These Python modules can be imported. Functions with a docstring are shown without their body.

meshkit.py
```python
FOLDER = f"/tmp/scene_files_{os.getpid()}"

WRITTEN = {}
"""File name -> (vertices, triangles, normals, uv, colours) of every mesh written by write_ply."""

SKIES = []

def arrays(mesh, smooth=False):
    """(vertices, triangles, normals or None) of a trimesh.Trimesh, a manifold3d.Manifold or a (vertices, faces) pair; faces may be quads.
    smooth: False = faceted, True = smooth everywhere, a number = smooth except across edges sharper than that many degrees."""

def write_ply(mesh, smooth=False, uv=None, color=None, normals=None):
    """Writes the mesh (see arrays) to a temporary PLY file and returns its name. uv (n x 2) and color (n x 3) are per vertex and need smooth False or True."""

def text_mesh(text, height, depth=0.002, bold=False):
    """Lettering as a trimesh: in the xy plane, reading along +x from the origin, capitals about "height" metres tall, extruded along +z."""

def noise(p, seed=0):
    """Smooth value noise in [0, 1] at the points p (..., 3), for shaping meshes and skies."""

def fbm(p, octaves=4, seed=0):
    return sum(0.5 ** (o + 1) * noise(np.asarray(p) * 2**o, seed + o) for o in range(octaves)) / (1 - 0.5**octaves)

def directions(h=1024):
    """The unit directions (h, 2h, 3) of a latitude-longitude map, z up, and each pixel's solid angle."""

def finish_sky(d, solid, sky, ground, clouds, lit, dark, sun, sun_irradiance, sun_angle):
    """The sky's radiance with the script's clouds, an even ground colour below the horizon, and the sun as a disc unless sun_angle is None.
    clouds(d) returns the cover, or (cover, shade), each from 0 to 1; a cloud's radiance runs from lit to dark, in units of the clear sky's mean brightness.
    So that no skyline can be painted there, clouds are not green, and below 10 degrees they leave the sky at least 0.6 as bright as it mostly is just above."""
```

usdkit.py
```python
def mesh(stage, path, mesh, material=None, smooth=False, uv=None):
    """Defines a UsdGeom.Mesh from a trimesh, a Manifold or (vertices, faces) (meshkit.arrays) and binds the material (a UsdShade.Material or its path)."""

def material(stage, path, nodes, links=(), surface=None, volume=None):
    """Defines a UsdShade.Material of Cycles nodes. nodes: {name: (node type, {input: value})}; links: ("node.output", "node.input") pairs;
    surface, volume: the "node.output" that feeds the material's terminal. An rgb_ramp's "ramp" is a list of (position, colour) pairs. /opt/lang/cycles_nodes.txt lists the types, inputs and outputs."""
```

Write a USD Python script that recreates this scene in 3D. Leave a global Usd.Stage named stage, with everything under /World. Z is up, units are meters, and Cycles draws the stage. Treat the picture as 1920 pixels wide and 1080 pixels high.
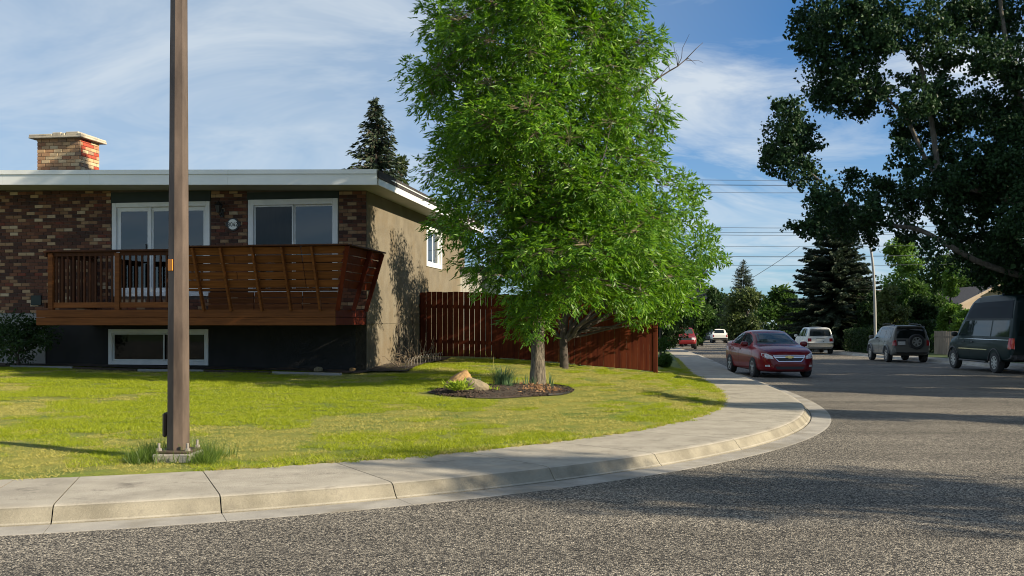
import math, random
import numpy as np, trimesh, manifold3d, shapely
from shapely.geometry import Polygon, Point, LineString
from scipy.interpolate import RBFInterpolator, PchipInterpolator
import usdkit, meshkit
from pxr import Usd, UsdGeom, UsdLux, UsdShade, Gf, Sdf, Vt

rng = np.random.default_rng(8)
random.seed(8)
stage = Usd.Stage.CreateInMemory()
UsdGeom.Xform.Define(stage, '/World')
UsdGeom.Scope.Define(stage, '/World/Looks')
stage.SetDefaultPrim(stage.GetPrimAtPath('/World'))

# ------------------------------------------------------------------ camera, sky, sun
F, CX, YH, HC = 1800.0, 980.0, 604.0, 1.42          # focal length and principal point of the picture in its pixels, eye height
cam = UsdGeom.Camera.Define(stage, '/World/camera')
AP = 36.0
cam.CreateHorizontalApertureAttr(AP)
cam.CreateVerticalApertureAttr(AP * 9 / 16)
cam.CreateFocalLengthAttr(AP * F / 1920)
cam.CreateHorizontalApertureOffsetAttr((960 - CX) * AP / 1920)
cam.CreateVerticalApertureOffsetAttr((YH - 540) * AP / 1920)
cam.CreateClippingRangeAttr(Gf.Vec2f(0.1, 3000))
cam.CreateExposureAttr(1.0)
xf = UsdGeom.Xformable(cam)
xf.AddTranslateOp().Set(Gf.Vec3d(0, 0, HC))
xf.AddRotateXOp().Set(90.0)

SUN_A, SUN_E = math.radians(22), math.radians(24)   # the sun stands to the right and 22 degrees behind the camera
sun_d = np.array([math.cos(SUN_A) * math.cos(SUN_E), -math.sin(SUN_A) * math.cos(SUN_E), math.sin(SUN_E)])
SKY_K = 0.05
dome = UsdLux.DomeLight.Define(stage, '/World/sky')
dome.GetPrim().SetCustomDataByKey('kind', 'structure')
dome.GetPrim().SetCustomDataByKey('label', 'blue evening sky with milky veil and wispy white clouds')
sky = usdkit.material(stage, '/World/Looks/sky_look', {
    's': ('sky_texture', dict(sky_type='single_scattering', sun_disc=False, sun_elevation=SUN_E, sun_rotation=math.atan2(sun_d[0], sun_d[1]), altitude=1000.0, air_density=1.0, aerosol_density=0.4, ozone_density=3.0)),
    'tc': ('texture_coordinate', {}),
    'sep': ('separate_xyz', {}),
    'zz': ('math', dict(math_type='add', value2=0.30)),
    'dx': ('math', dict(math_type='divide')),
    'dy': ('math', dict(math_type='divide')),
    'pl': ('combine_xyz', dict(z=0.0)),
    'mp': ('mapping', dict(location=(2.1, 0.9, 0), rotation=(0, 0, -0.5), scale=(0.9, 1.7, 1.0))),
    'n1': ('noise_texture', dict(scale=1.9, detail=9.0, roughness=0.60, distortion=0.9)),
    'r1': ('rgb_ramp', dict(ramp=[(0.0, (0, 0, 0)), (0.42, (0, 0, 0)), (0.55, (0.45, 0.45, 0.45)), (0.68, (0.95, 0.95, 0.95)), (1.0, (1, 1, 1))])),
    'mp2': ('mapping', dict(location=(0.2, 0.0, 0), scale=(0.35, 0.5, 1.0))),
    'n2': ('noise_texture', dict(scale=0.9, detail=5.0, roughness=0.5)),
    'veil': ('math', dict(math_type='multiply_add', value2=-1.9, value3=0.42)),
    'veil2': ('math', dict(math_type='add', use_clamp=True)),
    'n2s': ('math', dict(math_type='multiply_add', value2=0.9, value3=-0.30)),
    'veil3': ('math', dict(math_type='multiply', value2=0.75, use_clamp=True)),
    'cl': ('math', dict(math_type='multiply', value2=0.92, use_clamp=True)),
    'tint': ('mix_color', dict(blend_type='multiply', fac=1.0, b=(0.50, 1.02, 1.40), use_clamp=False)),
    'mixv': ('mix_color', dict(b=(4.9, 5.95, 6.9), use_clamp=False)),
    'mix': ('mix_color', dict(b=(7.8, 8.4, 8.8), use_clamp=False)),
    'hz': ('map_range', dict(from_min=0.0, from_max=0.34, to_min=0.52, to_max=0.0, clamp=True)), 'vm': ('math', dict(math_type='maximum')), 'wf': ('math', dict(math_type='multiply_add', value2=-0.55, value3=1.0)), 'wc': ('math', dict(math_type='multiply')),
    'vs': ('math', dict(math_type='multiply', value2=0.95, use_clamp=True)),
    'bg': ('background_shader', dict(strength=SKY_K)),
}, [('tc.generated', 'sep.vector'), ('sep.z', 'zz.value1'), ('sep.x', 'dx.value1'), ('zz.value', 'dx.value2'), ('sep.y', 'dy.value1'), ('zz.value', 'dy.value2'),
    ('dx.value', 'pl.x'), ('dy.value', 'pl.y'), ('pl.vector', 'mp.vector'), ('mp.vector', 'n1.vector'), ('n1.fac', 'r1.fac'),
    ('pl.vector', 'mp2.vector'), ('mp2.vector', 'n2.vector'), ('n2.fac', 'n2s.value1'), ('sep.x', 'veil.value1'), ('veil.value', 'veil2.value1'), ('n2s.value', 'veil2.value2'), ('veil2.value', 'veil3.value1'),
    ('veil3.value', 'wf.value1'), ('r1.color', 'wc.value1'), ('wf.value', 'wc.value2'), ('wc.value', 'cl.value1'), ('sep.z', 'hz.value'), ('veil3.value', 'vm.value1'), ('hz.result', 'vm.value2'), ('vm.value', 'vs.value1'),
    ('s.color', 'tint.a'), ('tint.result', 'mixv.a'), ('vs.value', 'mixv.fac'), ('mixv.result', 'mix.a'), ('cl.value', 'mix.fac'), ('mix.result', 'bg.color')], surface='bg.background')
UsdShade.MaterialBindingAPI.Apply(dome.GetPrim()).Bind(sky)
sun = UsdLux.DistantLight.Define(stage, '/World/sun')
sun.CreateIntensityAttr(1.25)
sun.CreateNormalizeAttr(True)
sun.CreateAngleAttr(0.5)
sun.CreateColorAttr(Gf.Vec3f(1.0, 0.87, 0.66))
sxf = UsdGeom.Xformable(sun)
sxf.AddRotateZOp().Set(math.degrees(math.atan2(sun_d[0], -sun_d[1])))
sxf.AddRotateXOp().Set(90 - math.degrees(SUN_E))

# ------------------------------------------------------------------ helpers
_used = {}


def path_for(name, parent):
    key = (parent, name)
    n = _used.get(key, 0)
    _used[key] = n + 1
    return f'{parent}/{name}' + (f'_{n:03d}' if n else '')


def tag(p, label=None, cat=None, group=None, kind=None):
    p = p.GetPrim() if hasattr(p, 'GetPrim') else stage.GetPrimAtPath(p)
    for k, v in (('label', label), ('category', cat), ('group', group), ('kind', kind)):
        if v:
            p.SetCustomDataByKey(k, v)


def obj(name, m, mat, parent='/World', label=None, cat=None, group=None, kind=None, smooth=False):
    """ONE mesh prim; returns its path."""
    p = path_for(name, parent)
    g = usdkit.mesh(stage, p, m, '/World/Looks/' + mat, smooth=smooth)
    if mat in TINTED and smooth is False:
        add_tint(g, m)
    tag(p, label, cat, group, kind)
    return p


TINTED = set()


def add_tint(g, m):
    """a random number per separate piece of the mesh, as the primvar tint"""
    from scipy.sparse import coo_matrix
    from scipy.sparse.csgraph import connected_components
    v, f, _ = meshkit.arrays(m)
    n = len(v)
    e = np.concatenate([f[:, [0, 1]], f[:, [1, 2]]])
    k, lab = connected_components(coo_matrix((np.ones(len(e), np.int8), (e[:, 0], e[:, 1])), shape=(n, n)), directed=False)
    t = np.random.default_rng(k).uniform(0, 1, k)[lab]
    UsdGeom.PrimvarsAPI(g).CreatePrimvar('tint', Sdf.ValueTypeNames.FloatArray, 'vertex').Set(Vt.FloatArray.FromNumpy(t.astype(np.float32)))


def thing(name, label=None, cat=None, group=None, kind=None, loc=(0, 0, 0), rz=0.0):
    p = path_for(name, '/World')
    x = UsdGeom.Xform.Define(stage, p)
    x.AddTranslateOp().Set(Gf.Vec3d(*map(float, loc)))
    x.AddRotateZOp().Set(float(rz))
    tag(p, label, cat, group, kind)
    return p


def dup(src, loc, rz, label=None, group=None, scale=None):
    cd = dict(stage.GetPrimAtPath(src).GetCustomData())
    base = src.rsplit('/', 1)[1]
    if base[-4] == '_' and base[-3:].isdigit():
        base = base[:-4]
    p = path_for(base, '/World')
    x = UsdGeom.Xform.Define(stage, p)
    x.GetPrim().GetReferences().AddInternalReference(src)
    x.GetPrim().SetInstanceable(True)
    x.ClearXformOpOrder()
    o = UsdGeom.Xformable(x)
    t = x.GetPrim().GetAttribute('xformOp:translate')
    t.Set(Gf.Vec3d(*map(float, loc)))
    x.GetPrim().GetAttribute('xformOp:rotateZ').Set(float(rz))
    ops = ['xformOp:translate', 'xformOp:rotateZ']
    if scale:
        x.GetPrim().CreateAttribute('xformOp:scale', Sdf.ValueTypeNames.Float3).Set(Gf.Vec3f(*scale))
        ops.append('xformOp:scale')
    x.GetXformOpOrderAttr().Set(Vt.TokenArray(ops))
    tag(p, label or cd.get('label'), cd.get('category'), group or cd.get('group'))
    return p


class MB:
    """Collects shapes into one mesh."""
    def __init__(s):
        s.v, s.f, s.n = [], [], 0

    def add(s, v, f):
        v, f = np.asarray(v, float), np.asarray(f, int)
        if f.shape[1] == 4:
            f = np.vstack([f[:, [0, 1, 2]], f[:, [0, 2, 3]]])
        s.v.append(v)
        s.f.append(f + s.n)
        s.n += len(v)
        return s

    def mesh(s, m):
        return s.add(m.vertices, m.faces)

    def box(s, x0, x1, y0, y1, z0, z1, c=0.0):
        return s.add(*cbox(x0, x1, y0, y1, z0, z1, c))

    def beam(s, a, b, w, h, c=0.0, up=(0, 0, 1)):
        return s.add(*beam(a, b, w, h, c, up))

    def tube(s, pts, r, n=8, cap=True):
        return s.add(*tube(pts, r, n, cap))

    def get(s):
        return np.vstack(s.v), np.vstack(s.f)


def cbox(x0, x1, y0, y1, z0, z1, c=0.0):
    lo, hi = np.array([min(x0, x1), min(y0, y1), min(z0, z1)]), np.array([max(x0, x1), max(y0, y1), max(z0, z1)])
    if c <= 0:
        v = np.array([[(lo, hi)[i][0], (lo, hi)[j][1], (lo, hi)[k][2]] for i in (0, 1) for j in (0, 1) for k in (0, 1)])
        return v, np.array([[0, 1, 3, 2], [4, 6, 7, 5], [0, 4, 5, 1], [2, 3, 7, 6], [0, 2, 6, 4], [1, 5, 7, 3]])
    c = min(c, 0.45 * (hi - lo).min())
    v, idx = [], {}
    for i in (0, 1):
        for j in (0, 1):
            for k in (0, 1):
                p = np.array([(lo, hi)[i][0], (lo, hi)[j][1], (lo, hi)[k][2]])
                s = np.array([1 - 2 * i, 1 - 2 * j, 1 - 2 * k]) * c
                for ax in range(3):
                    q = p + s
                    q[ax] = p[ax]
                    idx[(i, j, k, ax)] = len(v)
                    v.append(q)
    m = trimesh.Trimesh(np.array(v), np.zeros((0, 3), int), process=False).convex_hull
    return np.array(m.vertices), np.array(m.faces)


_CB = {}


def beam(a, b, w, h, c=0.0, up=(0, 0, 1)):
    """A bar from a to b, w wide, h tall (towards up)."""
    a, b = np.asarray(a, float), np.asarray(b, float)
    d = b - a
    L = np.linalg.norm(d)
    d = d / L
    u = np.asarray(up, float)
    if abs(d @ u) > 0.98:
        u = np.array([0, 1.0, 0])
    s = np.cross(d, u)
    s /= np.linalg.norm(s)
    t = np.cross(s, d)
    v, f = cbox(0, L, -w / 2, w / 2, -h / 2, h / 2, c)
    return a + v[:, :1] * d - v[:, 1:2] * s + v[:, 2:] * t, f


def tube(pts, r, n=8, cap=True):
    pts = np.asarray(pts, float)
    r = np.broadcast_to(np.asarray(r, float), (len(pts),))
    d = np.gradient(pts, axis=0)
    d /= np.maximum(np.linalg.norm(d, axis=1, keepdims=True), 1e-9)
    ref = np.array([0.31, 0.17, 0.93]) if abs(d.mean(0)[2]) < 0.8 * np.linalg.norm(d.mean(0)) else np.array([0.93, 0.31, 0.17])
    s = np.cross(d, ref)
    s /= np.linalg.norm(s, axis=1, keepdims=True)
    t = np.cross(d, s)
    a = np.arange(n) * 2 * np.pi / n
    v = pts[:, None] + r[:, None, None] * (np.cos(a)[None, :, None] * s[:, None] + np.sin(a)[None, :, None] * t[:, None])
    k = len(pts)
    i, j = np.meshgrid(np.arange(k - 1), np.arange(n), indexing='ij')
    f = np.stack([i * n + j, i * n + (j + 1) % n, (i + 1) * n + (j + 1) % n, (i + 1) * n + j], -1).reshape(-1, 4)
    v = v.reshape(-1, 3)
    f = np.vstack([f[:, [0, 1, 2]], f[:, [0, 2, 3]]])
    if cap:
        v = np.vstack([v, pts[0], pts[-1]])
        c0, c1 = len(v) - 2, len(v) - 1
        jj = np.arange(n)
        f = np.vstack([f, np.stack([np.full(n, c0), (jj + 1) % n, jj], 1), np.stack([np.full(n, c1), (k - 1) * n + jj, (k - 1) * n + (jj + 1) % n], 1)])
    return v, f


def G(px, py, h=0.0):
    """The point of the road plane (raised by h) that the photo shows at this pixel."""
    Y = F * (HC - h) / (py - YH - 0.01 * F)
    return np.array([(px - CX) / F * Y, Y, h - 0.01 * Y])


def at(px, py, Y):
    return np.array([(px - CX) / F * Y, Y, HC + (YH - py) / F * Y])


def rz_(y):
    return -0.01 * y


# ------------------------------------------------------------------ materials
def look(name, col, rough=0.6, col2=None, scale=5.0, detail=4.0, lo=0.35, hi=0.65, bump=0.0, bscale=None, bdist=0.01, metal=0.0, spec=0.5, coat=0.0, stretch=(1, 1, 1), isl=0.0, rnd=0.0, fine=0.0, fscale=150.0, dirt=None, dscale=1.2, pos=False):
    """Principled look: two colours mixed by noise, optional fine grain, relief, per-island and per-object tone changes, and dirt patches."""
    n = {'tc': ('geometry' if pos else 'texture_coordinate', {}), 'mp': ('mapping', dict(scale=stretch)), 'p': ('principled_bsdf', dict(base_color=col, roughness=rough, metallic=metal, specular_ior_level=spec, coat_weight=coat))}
    n['p'][1].pop('base_color') if col2 is not None or isl or rnd or fine or dirt is not None else None
    src = 'tc.position' if pos else 'tc.object'
    l = [(src, 'mp.vector')]
    cur = None
    if col2 is not None:
        n['n'] = ('noise_texture', dict(scale=scale, detail=detail, roughness=0.6))
        n['r'] = ('rgb_ramp', dict(ramp=[(0, col), (lo, col), (hi, col2), (1, col2)]))
        l += [('mp.vector', 'n.vector'), ('n.fac', 'r.fac')]
        cur = 'r.color'
    elif isl or rnd or fine or dirt is not None:
        n['c'] = ('color', dict(value=col))
        cur = 'c.color'
    if dirt is not None:
        n['dn'] = ('noise_texture', dict(scale=dscale, detail=6.0, roughness=0.65))
        n['dr'] = ('rgb_ramp', dict(ramp=[(0, (0, 0, 0)), (0.48, (0, 0, 0)), (0.68, (1, 1, 1)), (1, (1, 1, 1))]))
        n['dm'] = ('mix_color', dict(b=dirt))
        l += [(src, 'dn.vector'), ('dn.fac', 'dr.fac'), ('dr.color', 'dm.fac'), (cur, 'dm.a')]
        cur = 'dm.result'
    for key, amt, node, out in (('i', isl, 'attribute', 'fac'), ('o', rnd, 'object_info', 'random')):
        if amt:
            n[key + 'g'] = (node, dict(attribute='tint') if key == 'i' else {})
            TINTED.add(name) if key == 'i' else None
            n[key + 'm'] = ('map_range', dict(to_min=1 - amt, to_max=1 + amt))
            n[key + 'h'] = ('hsv', {})
            l += [(f'{key}g.{out}', f'{key}m.value'), (f'{key}m.result', f'{key}h.value'), (cur, f'{key}h.color')]
            cur = key + 'h.color'
    if fine:
        n['fn'] = ('noise_texture', dict(scale=fscale, detail=2.0))
        n['fm'] = ('map_range', dict(from_min=0.3, from_max=0.7, to_min=1 - fine, to_max=1 + fine))
        n['fh'] = ('hsv', {})
        l += [('mp.vector', 'fn.vector'), ('fn.fac', 'fm.value'), ('fm.result', 'fh.value'), (cur, 'fh.color')]
        cur = 'fh.color'
    if cur:
        l.append((cur, 'p.base_color'))
    if bump:
        n['bn'] = ('noise_texture', dict(scale=bscale or scale * 4, detail=5.0, roughness=0.6))
        n['b'] = ('bump', dict(strength=bump, distance=bdist))
        l += [('mp.vector', 'bn.vector'), ('bn.fac', 'b.height'), ('b.normal', 'p.normal')]
    usdkit.material(stage, '/World/Looks/' + name, n, l, surface='p.BSDF')
    return name


def leaf_look(name, c1, c2, trans=0.35, tcol=None, rough=0.45, var=0.3, spec=0.4):
    tcol = tcol or tuple(min(1, x * 1.6) for x in c2)
    TINTED.add(name)
    usdkit.material(stage, '/World/Looks/' + name, {
        'g': ('attribute', dict(attribute='tint')), 'r': ('rgb_ramp', dict(ramp=[(0, c1), (0.5, tuple((a + b) / 2 for a, b in zip(c1, c2))), (1, c2)])),
        'p': ('principled_bsdf', dict(roughness=rough, specular_ior_level=spec)), 't': ('translucent_bsdf', {}),
        'h': ('mix_color', dict(blend_type='multiply', fac=1.0, b=tuple(a / max(1e-6, b) for a, b in zip(tcol, c2)), use_clamp=False)),
        'm': ('mix_closure', dict(fac=trans))},
        [('g.fac', 'r.fac'), ('r.color', 'p.base_color'), ('r.color', 'h.a'), ('h.result', 't.color'), ('p.BSDF', 'm.closure1'), ('t.BSDF', 'm.closure2')], surface='m.closure')
    return name


# ground looks
usdkit.material(stage, '/World/Looks/asphalt', {
    'g': ('geometry', {}), 'v': ('voronoi_texture', dict(scale=88.0, feature='f1')), 'v2': ('voronoi_texture', dict(scale=41.0, feature='f1')),
    'r': ('rgb_ramp', dict(ramp=[(0, (0.024, 0.021, 0.018)), (0.25, (0.070, 0.063, 0.053)), (0.55, (0.175, 0.156, 0.128)), (0.82, (0.37, 0.325, 0.26)), (1, (0.62, 0.55, 0.43))])),
    'sep': ('separate_color', {}), 'n': ('noise_texture', dict(scale=0.35, detail=6.0, roughness=0.6)), 'nm': ('map_range', dict(from_min=0.3, from_max=0.7, to_min=0.78, to_max=1.18)),
    'h': ('hsv', {}), 'gap': ('rgb_ramp', dict(ramp=[(0, (1, 1, 1)), (0.45, (0.95, 0.95, 0.95)), (0.75, (0.30, 0.30, 0.30)), (1, (0.16, 0.16, 0.16))])),
    'mul': ('mix_color', dict(blend_type='multiply', fac=1.0)),
    'mpt': ('mapping', dict(scale=(0.16, 1.3, 1.0), rotation=(0, 0, 0.1))), 'nt': ('noise_texture', dict(scale=1.0, detail=5.0, roughness=0.6)), 'ntm': ('map_range', dict(from_min=0.35, from_max=0.65, to_min=0.78, to_max=1.14)), 'h2': ('hsv', {}),
    'inv': ('math', dict(math_type='subtract', value1=1.0)), 'b': ('bump', dict(strength=0.75, distance=0.008)), 'p': ('principled_bsdf', dict(roughness=0.8, specular_ior_level=0.35))},
    [('g.position', 'v.vector'), ('g.position', 'v2.vector'), ('v.color', 'sep.color'), ('sep.r', 'r.fac'), ('g.position', 'n.vector'), ('n.fac', 'nm.value'), ('nm.result', 'h.value'), ('r.color', 'h.color'),
     ('v.distance', 'gap.fac'), ('h.color', 'mul.a'), ('gap.color', 'mul.b'), ('g.position', 'mpt.vector'), ('mpt.vector', 'nt.vector'), ('nt.fac', 'ntm.value'), ('ntm.result', 'h2.value'), ('mul.result', 'h2.color'), ('h2.color', 'p.base_color'),
     ('v.distance', 'inv.value2'), ('inv.value', 'b.height'), ('b.normal', 'p.normal')], surface='p.BSDF')
look('concrete', (0.25, 0.232, 0.205), 0.85, (0.36, 0.335, 0.29), scale=2.6, detail=7, bump=0.4, bscale=160, bdist=0.004, fine=0.16, fscale=170, rnd=0.05, dirt=(0.20, 0.175, 0.13), dscale=1.1, pos=True)
# the cast concrete: a yellower, dirtier tone on the upright kerb face
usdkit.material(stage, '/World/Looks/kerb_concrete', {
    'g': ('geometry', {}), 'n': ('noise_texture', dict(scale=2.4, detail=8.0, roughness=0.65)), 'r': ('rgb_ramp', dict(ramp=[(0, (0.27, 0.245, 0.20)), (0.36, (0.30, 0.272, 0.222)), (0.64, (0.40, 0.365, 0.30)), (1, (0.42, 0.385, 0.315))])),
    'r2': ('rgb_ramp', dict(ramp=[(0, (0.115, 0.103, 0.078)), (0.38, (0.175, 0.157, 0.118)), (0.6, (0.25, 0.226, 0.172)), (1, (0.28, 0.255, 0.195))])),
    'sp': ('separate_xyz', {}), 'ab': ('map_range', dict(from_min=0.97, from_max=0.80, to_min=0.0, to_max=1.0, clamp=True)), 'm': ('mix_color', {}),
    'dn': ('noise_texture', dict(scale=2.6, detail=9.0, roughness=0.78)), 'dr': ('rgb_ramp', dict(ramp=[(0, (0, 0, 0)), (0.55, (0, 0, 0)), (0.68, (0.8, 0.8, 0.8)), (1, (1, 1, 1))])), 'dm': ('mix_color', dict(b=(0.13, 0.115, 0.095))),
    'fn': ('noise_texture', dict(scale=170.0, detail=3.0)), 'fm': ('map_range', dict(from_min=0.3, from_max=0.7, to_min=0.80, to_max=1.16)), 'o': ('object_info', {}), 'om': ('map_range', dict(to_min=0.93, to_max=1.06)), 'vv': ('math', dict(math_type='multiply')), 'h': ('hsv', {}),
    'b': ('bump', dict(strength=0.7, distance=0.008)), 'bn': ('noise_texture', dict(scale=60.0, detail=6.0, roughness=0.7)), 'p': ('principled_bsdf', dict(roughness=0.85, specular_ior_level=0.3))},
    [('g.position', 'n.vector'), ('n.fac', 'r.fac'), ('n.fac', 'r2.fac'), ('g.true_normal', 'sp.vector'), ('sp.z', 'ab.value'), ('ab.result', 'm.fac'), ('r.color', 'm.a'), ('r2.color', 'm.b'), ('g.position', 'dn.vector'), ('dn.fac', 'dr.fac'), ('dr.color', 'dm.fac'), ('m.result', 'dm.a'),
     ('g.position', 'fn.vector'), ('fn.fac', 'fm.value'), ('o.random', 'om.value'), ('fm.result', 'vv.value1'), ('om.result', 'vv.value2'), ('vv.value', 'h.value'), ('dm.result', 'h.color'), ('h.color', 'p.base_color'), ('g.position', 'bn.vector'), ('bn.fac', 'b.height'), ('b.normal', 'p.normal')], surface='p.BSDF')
look('kerb_face', (0.33, 0.30, 0.22), 0.85, (0.46, 0.42, 0.31), scale=3.5, detail=7, bump=0.6, bscale=90, bdist=0.006, fine=0.2, fscale=130, dirt=(0.15, 0.13, 0.10), dscale=2.3, pos=True)
look('turf', (0.09, 0.135, 0.012), 0.9, (0.22, 0.215, 0.03), scale=0.9, detail=8, fine=0.3, fscale=60, bump=0.8, bscale=90, bdist=0.02, pos=True)
look('far_turf', (0.05, 0.085, 0.015), 0.9, (0.09, 0.115, 0.022), scale=0.5, detail=8, fine=0.25, fscale=30, pos=True)
look('mulch', (0.018, 0.012, 0.009), 0.9, (0.06, 0.035, 0.022), scale=12, detail=6, isl=0.6)
look('soil', (0.03, 0.022, 0.015), 0.95, (0.07, 0.05, 0.035), scale=9, bump=0.8, bscale=40, bdist=0.03)
# ------------------------------------------------------------------ ground, road, kerbs
def smooth_line(p, step, s=0.0):
    from scipy.interpolate import splprep, splev
    p = np.asarray(p, float)
    tck, u = splprep(p.T, s=s, k=3)
    q = np.array(splev(np.linspace(0, 1, 4000), tck)).T
    d = np.concatenate([[0], np.cumsum(np.linalg.norm(np.diff(q, axis=0), axis=1))])
    t = np.arange(0, d[-1], step)
    return np.stack([np.interp(t, d, q[:, k]) for k in range(q.shape[1])], 1)


KERB_PX = [(-420, 1004), (-200, 1000), (0, 989), (207, 977), (407, 965), (640, 947), (840, 925), (1036, 901), (1160, 885), (1280, 866), (1370, 850), (1428, 835.5), (1480, 820), (1505, 808), (1520, 793), (1521, 781), (1513, 768), (1487, 751), (1440, 732), (1380, 708)]
kb = [G(*p)[:2] for p in KERB_PX]
kb += [(7.35, 34.0), (8.3, 41.0), (9.25, 48.5), (11.3, 65.5), (13.2, 82.0), (17.4, 120.0), (27.0, 205.0)]
KB = smooth_line(kb, 0.12, s=0.06)                     # foot of the kerb, from far left round the corner and up the side street


def offset_line(p, d):
    t = np.gradient(p, axis=0)
    t /= np.linalg.norm(t, axis=1, keepdims=True)
    return p + d * np.stack([-t[:, 1], t[:, 0]], 1)      # to the left of the walking direction: the lawn side


KS = np.concatenate([[0], np.cumsum(np.linalg.norm(np.diff(KB, axis=0), axis=1))])
WALK = 1.52
INNER = offset_line(KB, WALK)
land = Polygon(np.vstack([INNER, [(-60, 205), (-60, INNER[0][1])]])).buffer(0)

b = MB()
xs = np.concatenate([[-300, -100, -40], np.arange(-20, 41, 5.0), [60, 100, 300]])
ys = np.concatenate([[-200, -60, -20], np.arange(-5, 60, 5.0), [80, 120, 200, 400, 900]])
gx, gy = np.meshgrid(xs, ys, indexing='ij')
ii, jj = np.meshgrid(np.arange(len(xs) - 1), np.arange(len(ys) - 1), indexing='ij')
ny = len(ys)
ff = np.stack([ii * ny + jj, (ii + 1) * ny + jj, (ii + 1) * ny + jj + 1, ii * ny + jj + 1], -1).reshape(-1, 4)
obj('ground', (np.stack([gx, gy, -0.01 * gy - 0.05], -1).reshape(-1, 3), ff), 'far_turf', kind='structure', label='green ground stretching beyond the street')
# road sheet: the near street and the side street
m = Polygon([(-70, -14), (90, -14), (90, 19), (22, 26), (20.5, 34), (22.5, 60), (28, 90), (46, 205), (26, 205), (8, 45), (4, 30), (4, 20), (-70, 24)])
tri = trimesh.creation.triangulate_polygon(m, engine='earcut')
v = np.column_stack([tri[0], -0.01 * tri[0][:, 1]])
obj('road', (v, tri[1]), 'asphalt', kind='structure', label='grey chip seal road sweeping round the corner')

# monolithic pavement: walk, kerb and gutter cast in one, in slabs between joints
def section():
    h = 0.135
    # (distance to the lawn side of the kerb foot, height), from the lawn over the top, the rounded edge, the face, the gutter, to below
    top = [(WALK, h), (0.20, h - 0.004), (0.135, h - 0.007), (0.10, h - 0.016), (0.078, h - 0.034), (0.062, h - 0.062), (0.02, 0.022), (0.0, 0.012)]
    gut = [(-0.02, 0.007), (-0.30, 0.004), (-0.325, 0.0015)]
    return top, gut


def slab(s0, s1, prof, close_z=-0.16, n=None, line=None, ss=None):
    line, ss = (KB, KS) if line is None else (line, ss)
    n = n or max(2, int((s1 - s0) / 0.18) + 1)
    s = np.linspace(s0, s1, n)
    p = np.stack([np.interp(s, ss, line[:, k]) for k in (0, 1)], 1)
    e = 0.05
    t = np.stack([np.interp(s + e, ss, line[:, k]) - np.interp(s - e, ss, line[:, k]) for k in (0, 1)], 1)
    t /= np.linalg.norm(t, axis=1, keepdims=True)
    nrm = np.stack([-t[:, 1], t[:, 0]], 1)
    pr = np.array(list(prof) + [(prof[-1][0], close_z), (prof[0][0], close_z)])
    k = len(pr)
    xy = p[:, None] + pr[None, :, :1] * nrm[:, None]
    z = pr[None, :, 1] - 0.01 * xy[..., 1]
    v = np.concatenate([xy, z[..., None]], -1).reshape(-1, 3)
    i, j = np.meshgrid(np.arange(n - 1), np.arange(k), indexing='ij')
    f = np.stack([i * k + j, i * k + (j + 1) % k, (i + 1) * k + (j + 1) % k, (i + 1) * k + j], -1).reshape(-1, 4)
    f = np.vstack([f[:, [0, 1, 2]], f[:, [0, 2, 3]]])
    fan = np.array([[0, a, a + 1] for a in range(1, k - 1)])
    return v, np.vstack([f, fan[:, ::-1], fan + (n - 1) * k])


def arc_of(px, py):
    q = G(px, py)[:2]
    return KS[np.argmin(((KB - q) ** 2).sum(1))]


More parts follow.
